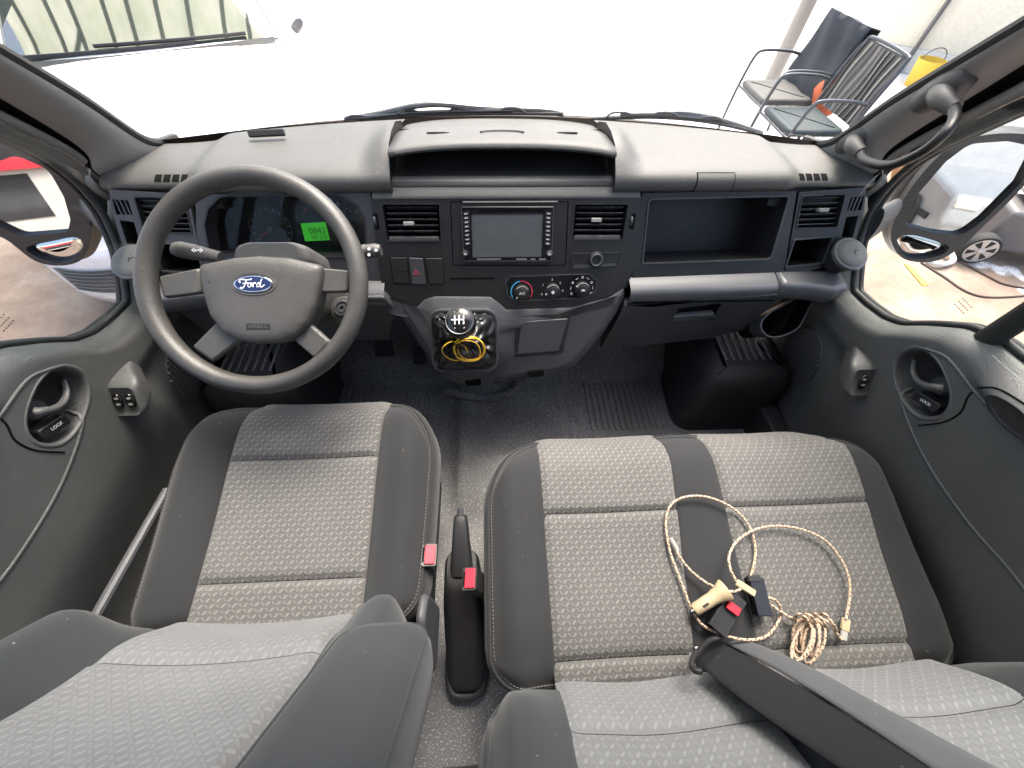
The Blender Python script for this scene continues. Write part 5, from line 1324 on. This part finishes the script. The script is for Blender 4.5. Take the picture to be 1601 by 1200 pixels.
obj('car_roof', MB().grid(lambda u, k: CF(u*.60, .80+1.5*k, 1.425+.05*math.sin(math.pi*k)-.03*u*u), np.linspace(-1, 1, 13), np.linspace(0, 1, 9)), 'white_paint', car)
for s_ in (-1, 1):
    obj('roof_pillar', MB().tube([wsc(s_*1.03, k) for k in np.linspace(-.06, 1.02, 8)], .035, 10), 'white_paint', car, sharp=80)
    obj('side_glass', MB().grid(lambda u, k: CF(s_*(.84-.20*k), .25+2.2*u+.35*k*(1-u), .98+.43*k), np.linspace(0, 1, 6), np.linspace(0, 1, 4)), 'dark_window', car)
    mc = CF(s_*.95, .30, 1.02)
    mi = obj('wing_mirror', MB().lathe(Frame(mc, (.919, .395, 0), (0, 0, 1)), [(.03, -.07), (.11, -.05), (.145, -.01), (.145, .03), (.13, .05), (.03, .052)], 24, ry=.66), 'white_paint', car, sharp=60)
    obj('mirror_foot', MB().tube([mc, CF(s_*.86, .22, .96)], .025, 8), 'engine_grey', mi)
    obj('headlamp', MB().prism(Frame(CF(s_*.66, -1.0, .66), (.919, .395, .0), (-.2, .4, .6)), rnd([(-.14, -.05), (.12, -.05), (.15, .06), (-.10, .06)], .03), -.02, .03), 'car_glass', car, bevel=.01)
    for b in (-.55, 2.1):
        wf = Frame(CF(s_*.80, b, .31), (-.395, .919, 0), (0, 0, 1)); wf = Frame(wf.o, wf.u, wf.v, np.array([.919, .395, 0])*s_)
        wl = obj('wheel', MB().lathe(wf, [(.18, -.09), (.29, -.09), (.31, -.05), (.31, .06), (.29, .09), (.21, .09)], 32), 'tyre', car)
        obj('rim', MB().lathe(wf, [(.21, .085), (.19, .07), (.05, .08), (.01, .085)], 24), 'alloy', wl)
w0 = [wsc(u, .02)+np.array([0, 0, .015]) for u in np.linspace(-.98, .35, 8)]; obj('car_wiper', MB().tube(w0, .010, 6), 'rubber', car)
w0 = [wsc(u, .05-.02*u)+np.array([0, 0, .018]) for u in np.linspace(-.35, .75, 8)]; obj('car_wiper', MB().tube(w0, .010, 6), 'rubber', car)
obj('cowl_grille', MB().grid(lambda u, k: wsc(u, .0)+np.array([.395, -.919, 0])*(.02+.07*k)+np.array([0, 0, .012-.01*k]), np.linspace(-.97, .97, 15), (0, .5, 1)), 'matt_black', car)

# ---------------- chairs
def chair(lab, cx, cy, seat_mat, back, extra=None):
    o = thing('garden_chair', lab, 'chair', (cx, cy, GZ)); f = Frame((cx, cy, GZ), (0, 1, 0), (-1, 0, 0))   # a along y, b = front (towards -x)
    w_ = .27
    f = Frame((cx, cy, GZ), (0, -1, 0), (-1, 0, 0), (0, 0, 1))
    obj('seat', MB().pillow(f, rnd([(-w_+.02, -.22), (w_-.02, -.22), (w_-.02, .25), (-w_+.02, .25)], .05), [(.02, .40), (0, .42), (.004, .445), (.02, .455), (.06, .452)]), seat_mat, o, sharp=60)
    for s_ in (-1, 1):
        obj('leg', MB().tube(catmull([f(s_*w_, .27, 0), f(s_*w_, .26, .25), f(s_*w_, .24, .46), f(s_*w_*1.02, .20, .63), f(s_*w_*1.02, .12, .665), f(s_*w_*1.02, -.10, .66), f(s_*w_, -.22, .64)], 6), .013, 8), 'steel_tube', o, sharp=80)
        obj('leg', MB().tube([f(s_*w_, -.28, 0), f(s_*w_, -.23, .42), f(s_*w_, -.25, .6)], .013, 8), 'steel_tube', o)
    fr_ = catmull([f(-w_, -.22, .42), f(-w_, -.27, .70), f(-w_+.02, -.32, .88), f(-w_+.08, -.335, .92), f(w_-.08, -.335, .92), f(w_-.02, -.32, .88), f(w_, -.27, .70), f(w_, -.22, .42)], 6)
    obj('back_frame', MB().tube(fr_, .013, 8), 'steel_tube', o, sharp=80)
    obj('stretcher', MB().tube([f(-w_, .25, .40), f(w_, .25, .40)], .010, 8), 'steel_tube', o)
    B = lambda a, c: f(a, -.22-.12*(c-.42)/.56, c)
    if back == 'stripes':
        bs_ = obj('back_mesh', MB().grid(lambda a, c: B(a, c)+np.array([.004, 0, 0]), np.linspace(-w_+.01, w_-.01, 8), np.linspace(.48, .91, 8)), 'wicker', o)
        for k in range(9):
            a = -w_+.035+.0585*k; obj('strip', MB().tube([B(a+.012*math.sin(c*14+k), c)+np.array([-.004, 0, 0]) for c in np.linspace(.48, .90, 12)], .012, 6, flat=.3), 'pole_grey' if k % 2 else 'engine_grey', bs_)
    else:
        obj('back_mesh', MB().grid(lambda a, c: B(a, c), np.linspace(-w_+.01, w_-.01, 8), np.linspace(.48, .91, 8)), 'wicker', o, solid=.01)
    return o, f, B
chair('tubular chair with blue seat and wavy striped back', 2.63, 3.54, 'blue_seat', 'stripes')
_, f2, B2 = chair('wicker chair with a dark jacket hung over its back', 2.68, 4.16, 'wicker', 'plain')
jk = thing('jacket', 'dark blue jacket draped over the wicker chair back', 'jacket', tuple(f2(0, -.3, .4)))
def jf(a, k):
    c = .44+.52*k if k <= 1 else .96-.4*(k-1); off = .035 if k <= 1 else -.06
    q = B2(a, min(c, .96))+f2.v*(off+.012*math.sin(a*20+k*5)+.008*math.sin(k*9)); 
    return q
obj('cloth', MB().grid(jf, np.linspace(-.30, .30, 25), np.linspace(-.15, 1.9, 28)), 'jacket', jk, sharp=80, solid=.012)
bgp = thing('plastic_bag', 'orange plastic bag between the two chairs', 'bag', (2.98, 3.88, GZ))
V = []; 
for j in range(9):
    for i in range(16):
        q = 2*math.pi*i/16; r_ = .16*math.sin(math.pi*(.12+.8*j/8))*(1+.25*math.sin(3*q+j)+.1*math.sin(7*q)); V.append(np.array([2.98+r_*math.cos(q)*.7, 3.88+r_*math.sin(q), GZ+.30+.36*j/8]))
obj('bag', (V, [(j*16+i, j*16+(i+1) % 16, (j+1)*16+(i+1) % 16, (j+1)*16+i) for j in range(8) for i in range(16)]), 'orange', bgp, sharp=80)
pl_ = thing('post', 'grey round post standing behind the wicker chair', 'post', (3.25, 5.25, GZ))
obj('shaft', MB().tube([(3.25, 5.25, GZ), (3.25, 5.25, GZ+3)], .075, 20), 'pole_grey', pl_); obj('base_plate', MB().box(XF((3.25, 5.25, GZ)), -.14, .14, -.14, .14, 0, .02), 'pole_grey', pl_, bevel=.004)
# ---------------- building wall on the passenger side
wl_ = thing('building_wall', 'cream rendered wall with a thin pipe beyond the passenger side', 'wall', (6.4, 7.0, GZ))
wf = Frame((5.2, 6.6, GZ), (.78, -.62, 0), (0, 0, 1))
obj('render', MB().box(wf, 0, 6, 0, 3.2, -.2, 0), 'cream_wall', wl_, bevel=.01)
obj('pipe', MB().tube([wf(.55, 0, .05), wf(.55, 3.0, .05)], .025, 10), 'metal_dark', wl_)
obj('plinth', MB().box(wf, 0, 6, 0, .25, 0, .03), 'pale_plastic', wl_, bevel=.01)
bk_ = thing('bucket', 'yellow bucket by the cream wall', 'bucket', (5.5, 5.75, GZ))
obj('shell', MB().lathe(XF((5.5, 5.75, GZ)), [(.11, 0), (.15, .26), (.155, .27), (.145, .27), (.105, .01), (.01, .01)], 28), 'yellow_paint', bk_); obj('handle', MB().tube([(5.5+.15*math.cos(q), 5.75, GZ+.26+.12*math.sin(q)) for q in np.linspace(0, math.pi, 14)], .005, 6), 'metal_dark', bk_)
# ---------------- pot plant
pp_ = thing('potted_plant', 'green plant in ribbed terracotta pot behind the passenger mirror', 'plant', (3.75, 3.22, GZ))
pc = XF((3.75, 3.22, GZ)); pr = []
loops = [[pc(r*(1+.03*math.cos(14*q))*math.cos(q), r*(1+.03*math.cos(14*q))*math.sin(q), c) for q in [2*math.pi*k/84 for k in range(84)]] for r, c in ((.15, 0), (.21, .10), (.25, .24), (.26, .33))]
obj('pot', MB().rings(loops, cap0=True), 'terracotta', pp_, sharp=80); obj('pot_rim', MB().lathe(pc, [(.25, .32), (.285, .33), (.29, .37), (.25, .375), (.23, .33)], 40), 'terracotta', pp_)
obj('soil', MB().lathe(pc, [(.25, .34), (.01, .35)], 24), 'engine_grey', pp_)
for k in range(46):
    a = rng.uniform(0, 6.28); L_ = rng.uniform(.18, .42); r0 = rng.uniform(0, .14); el_ = rng.uniform(.2, 1.1)
    b0 = np.array([r0*math.cos(a), r0*math.sin(a), .34]); dr_ = np.array([math.cos(a)*math.cos(el_), math.sin(a)*math.cos(el_), math.sin(el_)])
    sdv = np.array([-math.sin(a), math.cos(a), 0]); V = []
    for t_ in np.linspace(0, 1, 6):
        c = b0+dr_*L_*t_+np.array([0, 0, -.18*L_*t_*t_*2]); w_ = .030*math.sin(math.pi*min(1, t_*.9+.08)); V += [pc(*(c-sdv*w_)), pc(*(c+np.array([0, 0, -.006]))), pc(*(c+sdv*w_))]
    obj('leaf', (V, [(i*3+j, i*3+j+1, (i+1)*3+j+1, (i+1)*3+j) for i in range(5) for j in range(2)]), 'leaf', pp_, sharp=80)
# ---------------- pressure washer / generator on wheels
gn = thing('generator', 'grey wheeled generator with yellow warning label by the passenger window', 'generator', (3.95, 2.35, GZ))
_g = onz(1532, 391, GZ+.11); gf = Frame((_g[0], _g[1], GZ), (.93, -.36, 0), (.36, .93, 0))
wf_ = Frame(gf(0, .03, .11), gf.u, (0, 0, 1))
wh = obj('wheel', MB().lathe(wf_, [(.07, -.04), (.102, -.04), (.110, -.025), (.110, .025), (.103, .04), (.085, .04)], 36), 'tyre', gn)
obj('rim', MB().plate(wf_, circ(.088, 36), [[(.051*math.cos(c)+x_*math.cos(c)-y_*math.sin(c), .051*math.sin(c)+x_*math.sin(c)+y_*math.cos(c)) for x_, y_ in rnd([(-.024, -.006), (.027, -.021), (.027, .021), (-.024, .006)], .005, 3)] for c in [2*math.pi*k/6+.3 for k in range(6)]], .015, .042), 'alloy', wh, bevel=.002)
obj('hub', MB().lathe(wf_, [(.02, .04), (.018, .05), (.012, .054), (.001, .054)], 20), 'alloy', wh)
obj('rim_back', MB().lathe(wf_, [(.085, .010), (.001, .010)], 24), 'engine_grey', wh)
obj('engine', MB().box(gf, .02, .62, .09, .42, .08, .36), 'engine_grey', gn, bevel=.03)
obj('tank', MB().box(gf, .10, .70, .10, .46, .38, .54), 'pale_plastic', gn, bevel=.04)
lb = Frame(gf(.34, .085, .22), gf.u, (0, 0, 1))
l_ = obj('warning_label', MB().box(lb, -.075, .075, -.055, .055, -.03, .006), 'yellow_paint', gn)
tri = [(-.025, -.02), (.025, -.02), (0, .025)]; obj('warning_triangle', MB().plate(lb.at(-.05, .02, .006), tri, [[(a*.5, b*.5) for a, b in tri]], 0, .002), 'rubber', l_)
for k in range(3): obj('label_line', MB().box(lb.at(.02, -.01-.018*k, .006), -.05, .05-.01*k, -.004, .004, 0, .002), 'rubber', l_)
obj('frame_bar', MB().tube(catmull([gf(-.30, -.12, .02), gf(-.22, -.14, .03), gf(-.12, -.06, .03), gf(-.14, .03, .05)], 6), .018, 8), 'pale_plastic', gn)
obj('handle', MB().tube(catmull([gf(.5, -.02, .2), gf(.9, -.08, .22), gf(1.0, .2, .25), gf(.9, .4, .3)], 6), .016, 8), 'metal_dark', gn)
cbx = thing('power_cable', 'thin brown cable trailing over the ground by the generator', 'cable', tuple(onz(1440, 415, GZ)))
obj('run', MB().tube(catmull([onz(x, y, GZ+.006) for x, y in ((1440, 410), (1475, 432), (1510, 455), (1545, 464), (1601, 462), (1660, 455))], 8), .007, 6), 'cable_brown', cbx)
cbx = thing('power_cable', 'short brown cable running off behind the generator wheel', 'cable', tuple(onz(1545, 430, GZ)))
obj('run', MB().tube(catmull([onz(x, y, GZ+.006) for x, y in ((1500, 408), (1545, 432), (1575, 445), (1640, 455))], 8), .007, 6), 'cable_brown', cbx)
ym = obj('ground_marking', MB().prism(XF((0, 0, GZ+.004)), [tuple(onz(x, y, GZ)[:2]) for x, y in ((1412, 412), (1424, 416), (1452, 446), (1442, 447))], 0, .002), 'yellow_paint', gr)
# ---------------- what the mirrors see
def parked(lab, O, ang, L_, h_, paint, cat='van', nm='parked_van'):
    o = thing(nm, lab, cat, tuple(O)); f = Frame(O, (math.cos(ang), math.sin(ang), 0), (-math.sin(ang), math.cos(ang), 0))
    hb_ = h_*.62; fr_ = 1.25 if h_ < 1.7 else .6; bk_ = .7 if h_ < 1.7 else .05
    pr_ = [(-L_/2, .25), (L_/2-.1, .25), (L_/2, .5), (L_/2-.06, hb_-.12), (L_/2-fr_, hb_+.03), (L_/2-fr_-.7, h_-.06), (L_/2-fr_-1.1, h_), (-L_/2+bk_+.5, h_-.02), (-L_/2+bk_, hb_+.03), (-L_/2, hb_-.05)]
    sf_ = Frame(f(0, 0, 0), f.u, (0, 0, 1))
    obj('body', MB().prism(sf_, rnd(pr_, .10), -.85, .85), paint, o, bevel=.06, seg=3)
    xf = L_/2-fr_
    for s_ in (-1, 1):
        for pl2 in ([(xf-1.35, hb_+.03), (xf-.22, hb_+.03), (xf-.72, h_-.13), (xf-1.35, h_-.12)], [(xf-2.3, hb_+.03), (xf-1.42, hb_+.03), (xf-1.42, h_-.12), (xf-2.1, h_-.13)]):
            obj('window', MB().prism(sf_, rnd(pl2, .05), s_*.84, s_*.862), 'dark_window', o)
        obj('side_strip', MB().box(sf_, -L_/2+.1, L_/2-.3, .46, .52, s_*.84, s_*.87), 'matt_black', o)
        for x in (-L_/2+.8, L_/2-.85): obj('wheel', MB().lathe(Frame(sf_(x, .32, s_*.80), f.u, (0, 0, 1)), [(.2, -.09), (.3, -.09), (.32, 0), (.3, .09), (.2, .09), (.01, .07)], 28), 'tyre', o)
        obj('lamp', MB().box(sf_, L_/2-.16, L_/2-.02, hb_-.26, hb_-.16, s_*.60, s_*.82), 'pale_plastic', o, bevel=.02)
    ws_ = Frame(sf_(xf-.36, (hb_+h_)/2, 0), (0, 0, 1), (0, 0, 1)) if False else None
    return o
parked('silver saloon car parked behind, seen only in the passenger mirror', (3.15, -6.0, GZ), math.radians(83), 4.4, 1.45, 'grey_paint', 'car', 'parked_car')
parked('cream van parked behind, seen only in the driver mirror', (-3.0, -9.0, GZ), math.radians(98), 4.4, 1.70, 'beige_paint')
bl_ = thing('shop_front', 'shop front with red fascia board seen in the driver mirror', 'building', (-7, -14, GZ))
wf = Frame((-14, -13, GZ), (.96, -.28, 0), (0, 0, 1)); wf = Frame((-14, -13, GZ), (1, -.1, 0), (0, 0, 1), (0.1, 1, 0))
obj('wall', MB().box(wf, -2, 16, 0, 3.4, -.2, 0), 'pale_plastic', bl_); obj('fascia_board', MB().box(wf, -1, 15, 1.55, 2.25, 0, .12), 'red_sign', bl_)
for k in range(6): obj('shop_window', MB().box(wf, -.5+2.6*k, 1.6+2.6*k, .4, 1.45, 0, .02), 'dark_window', bl_)
# ---------------- canopy over the parked car, mirrored in its windscreen
t = NT('canopy_sheet'); t.t.nodes.remove(t.b); tl = t.n('ShaderNodeBsdfTranslucent'); df = t.n('ShaderNodeBsdfDiffuse'); mx_ = t.n('ShaderNodeMixShader')
cc = t.ramp(t.noise(t.tc(), 2.2, 3), [(.35, (.62, .64, .48)), (.65, (.80, .80, .66))]); t.l(cc, tl.inputs[0]); t.l(cc, df.inputs[0]); mx_.inputs[0].default_value = .3
t.l(tl.outputs[0], mx_.inputs[1]); t.l(df.outputs[0], mx_.inputs[2]); t.l(mx_.outputs[0], t.out.inputs[0]); MATS['canopy_sheet'] = t.m
cn = thing('canopy', 'translucent canopy on dark bars mirrored in the parked car windscreen', 'canopy', (-3.6, 3.6, GZ))
CZ = 5.5
obj('sheet', MB().grid(lambda x, y: np.array([x, y, CZ+.05*math.sin(x*5)]), np.linspace(-7.2, -.6, 44), np.linspace(2.3, 5.6, 6)), 'canopy_sheet', cn, sharp=80)
for x in (-6.6, -5.7, -5.1, -4.3, -3.75, -3.1, -2.4, -1.6, -1.0):
    obj('rafter', MB().tube([(x, 2.3, CZ-.1), (x+.03, 4, CZ-.12), (x, 5.6, CZ-.1)], .055, 8), 'rubber', cn)
for x0, x1, y in ((-5.7, -5.1, 3.4), (-4.3, -3.75, 3.2), (-3.1, -2.4, 3.7)): obj('brace', MB().tube([(x0, y, CZ-.12), (x1, y+.5, CZ-.12)], .045, 8), 'rubber', cn)
for y in (2.4, 5.5): obj('post', MB().tube([(-7.1, y, GZ), (-7.1, y, CZ)], .06, 10), 'pole_grey', cn)
